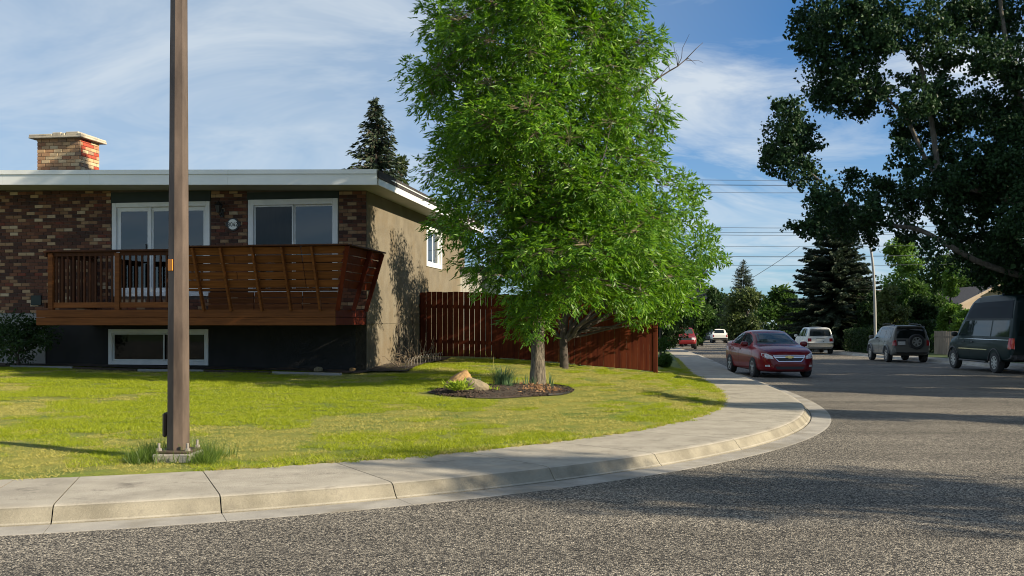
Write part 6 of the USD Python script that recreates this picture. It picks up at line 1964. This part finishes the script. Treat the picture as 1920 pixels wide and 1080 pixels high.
VANR = [('rear_window', ((0.06, 1.30), (0.74, 1.30), (0.66, 1.80), (0.06, 1.80)), 0, -1, 'car_glass', 0.004), ('tail_light', ((0.86, 0.86), (0.965, 0.88), (0.93, 1.22), (0.87, 1.22)), 0, -1, 'tail_lamp', 0.02), ('licence_plate', [(-0.2, 0.75), (0.2, 0.75), (0.2, 0.9), (-0.2, 0.9)], 0, -1, 'plate_white', 0.01)]
VANF = [('windshield', [(-0.80, 1.40), (0.80, 1.40), (0.72, 1.86), (-0.72, 1.86)], 0, 1, 'car_glass', 0.004), ('headlight', ((0.55, 0.78), (0.80, 0.78), (0.80, 0.95), (0.55, 0.95)), 0, 1, 'head_lamp', 0.006)]
vehicle('dark_green_van', 'dark green van with raised roof parked at the right edge of the picture', 'van', VAN, (17.28, 34.55), (0.045, 1.0), 'paint_green',
        side=[], front=VANF, rear=VANR + [('side_window', [(0.48, 1.27), (1.56, 1.27), (1.30, 1.62), (1.12, 1.80), (0.50, 1.82)], 1, 1, 'car_glass', 0.004), ('side_window', [(-1.15, 1.27), (0.42, 1.27), (0.42, 1.82), (-1.15, 1.82)], 1, 1, 'car_glass', 0.004), ('side_window', [(-2.55, 1.27), (-1.25, 1.27), (-1.25, 1.82), (-2.45, 1.82)], 1, 1, 'car_glass', 0.004),
                                            ('tail_light', [(-2.74, 0.86), (-2.58, 0.86), (-2.60, 1.22), (-2.74, 1.22)], 1, 1, 'tail_lamp', 0.012),
                                            ('raised_roof', [(-2.62, 1.90), (1.05, 1.90), (0.95, 2.16), (0.62, 2.46), (-2.5, 2.50)], 1, 1, 'paint_blue_grey', 0.010)], extra=van_extra)

# --- far vehicles
PICK = dict(
    top=[(-2.65, 0.70), (-2.63, 1.05), (-2.6, 1.12), (-0.95, 1.13), (-0.90, 1.2), (-0.82, 1.66), (-0.6, 1.75), (0.3, 1.76), (0.6, 1.68), (1.02, 1.25), (1.2, 1.17), (2.2, 1.08), (2.5, 0.98), (2.65, 0.65)],
    belt=[(-2.65, 0.66), (-2.5, 1.06), (0.9, 1.08), (2.2, 1.0), (2.65, 0.60)],
    wm=[(-2.65, 0.90), (-2.4, 0.93), (1.8, 0.94), (2.4, 0.88), (2.65, 0.75)],
    wt=[(-2.65, 0.86), (-1.0, 0.86), (-0.6, 0.68), (0.4, 0.68), (1.1, 0.82), (2.3, 0.8), (2.65, 0.7)],
    bot=[(-2.65, 0.48), (-2.0, 0.42), (2.65, 0.42)], R=0.37, tw=0.25, track=0.92, fx=1.65, rx=-1.6, spokes=6)
PKF = [('windshield', [(-0.74, 1.27), (0.74, 1.27), (0.64, 1.66), (-0.64, 1.66)], 0, 1, 'car_glass_green', 0.004), ('headlight', ((0.52, 0.80), (0.82, 0.80), (0.82, 0.97), (0.52, 0.97)), 0, 1, 'head_lamp', 0.008), ('grille', [(-0.5, 0.78), (0.5, 0.78), (0.5, 0.97), (-0.5, 0.97)], 0, 1, 'trim_black', 0.006), ('front_bumper', [(-0.88, 0.48), (0.88, 0.48), (0.88, 0.68), (-0.88, 0.68)], 0, 1, 'paint_dark_red', 0.08)]
PKR = [('rear_window', [(-0.62, 1.24), (0.62, 1.24), (0.58, 1.66), (-0.58, 1.66)], 0, -1, 'car_glass', 0.004), ('tail_light', ((0.74, 0.80), (0.90, 0.80), (0.90, 1.05), (0.74, 1.05)), 0, -1, 'tail_lamp', 0.01), ('rear_bumper', [(-0.9, 0.5), (0.9, 0.5), (0.9, 0.68), (-0.9, 0.68)], 0, -1, 'trim_black', 0.09)]
PKS = [(-0.72, 0.0, 0.03, 0.1, 0, 0), (0.05, 0.85, 0.03, 0.1, 0, -0.03)]


def pk_extra(mat):
    return lambda t, body: mirrors(t, 0.85, 1.2, 0.94, mat)


vehicle('red_pickup', 'dark red pickup truck facing the viewer at the left kerb far up the street', 'pickup truck', PICK, (13.45, 80.2), (-0.117, -1.0), 'paint_dark_red', side=PKS, front=PKF, rear=PKR, extra=pk_extra('trim_black'))
vehicle('white_pickup', 'white pickup truck driving away in the distance left of the red sedan', 'pickup truck', PICK, (24.9, 122), (0.13, 1.0), 'paint_white', side=PKS, front=PKF, rear=PKR, extra=pk_extra('paint_white'))
vehicle('grey_car', 'dark grey car parked just ahead of the distant white pickup', 'car', SUV, (25.3, 131), (0.13, 1.0), 'paint_grey', side=SUVS, front=SUVF, rear=WAGR)
vehicle('pale_truck', 'pale truck half hidden behind the red pickup and the bush', 'pickup truck', PICK, (14.6, 93.5), (-0.117, -1.0), 'paint_white', side=PKS, front=PKF, rear=PKR)
vehicle('grey_car', 'grey car peeping out behind the right side of the red pickup', 'car', SUV, (17.6, 99), (-0.117, -1.0), 'paint_grey', side=SUVS, front=SUVF, rear=WAGR)
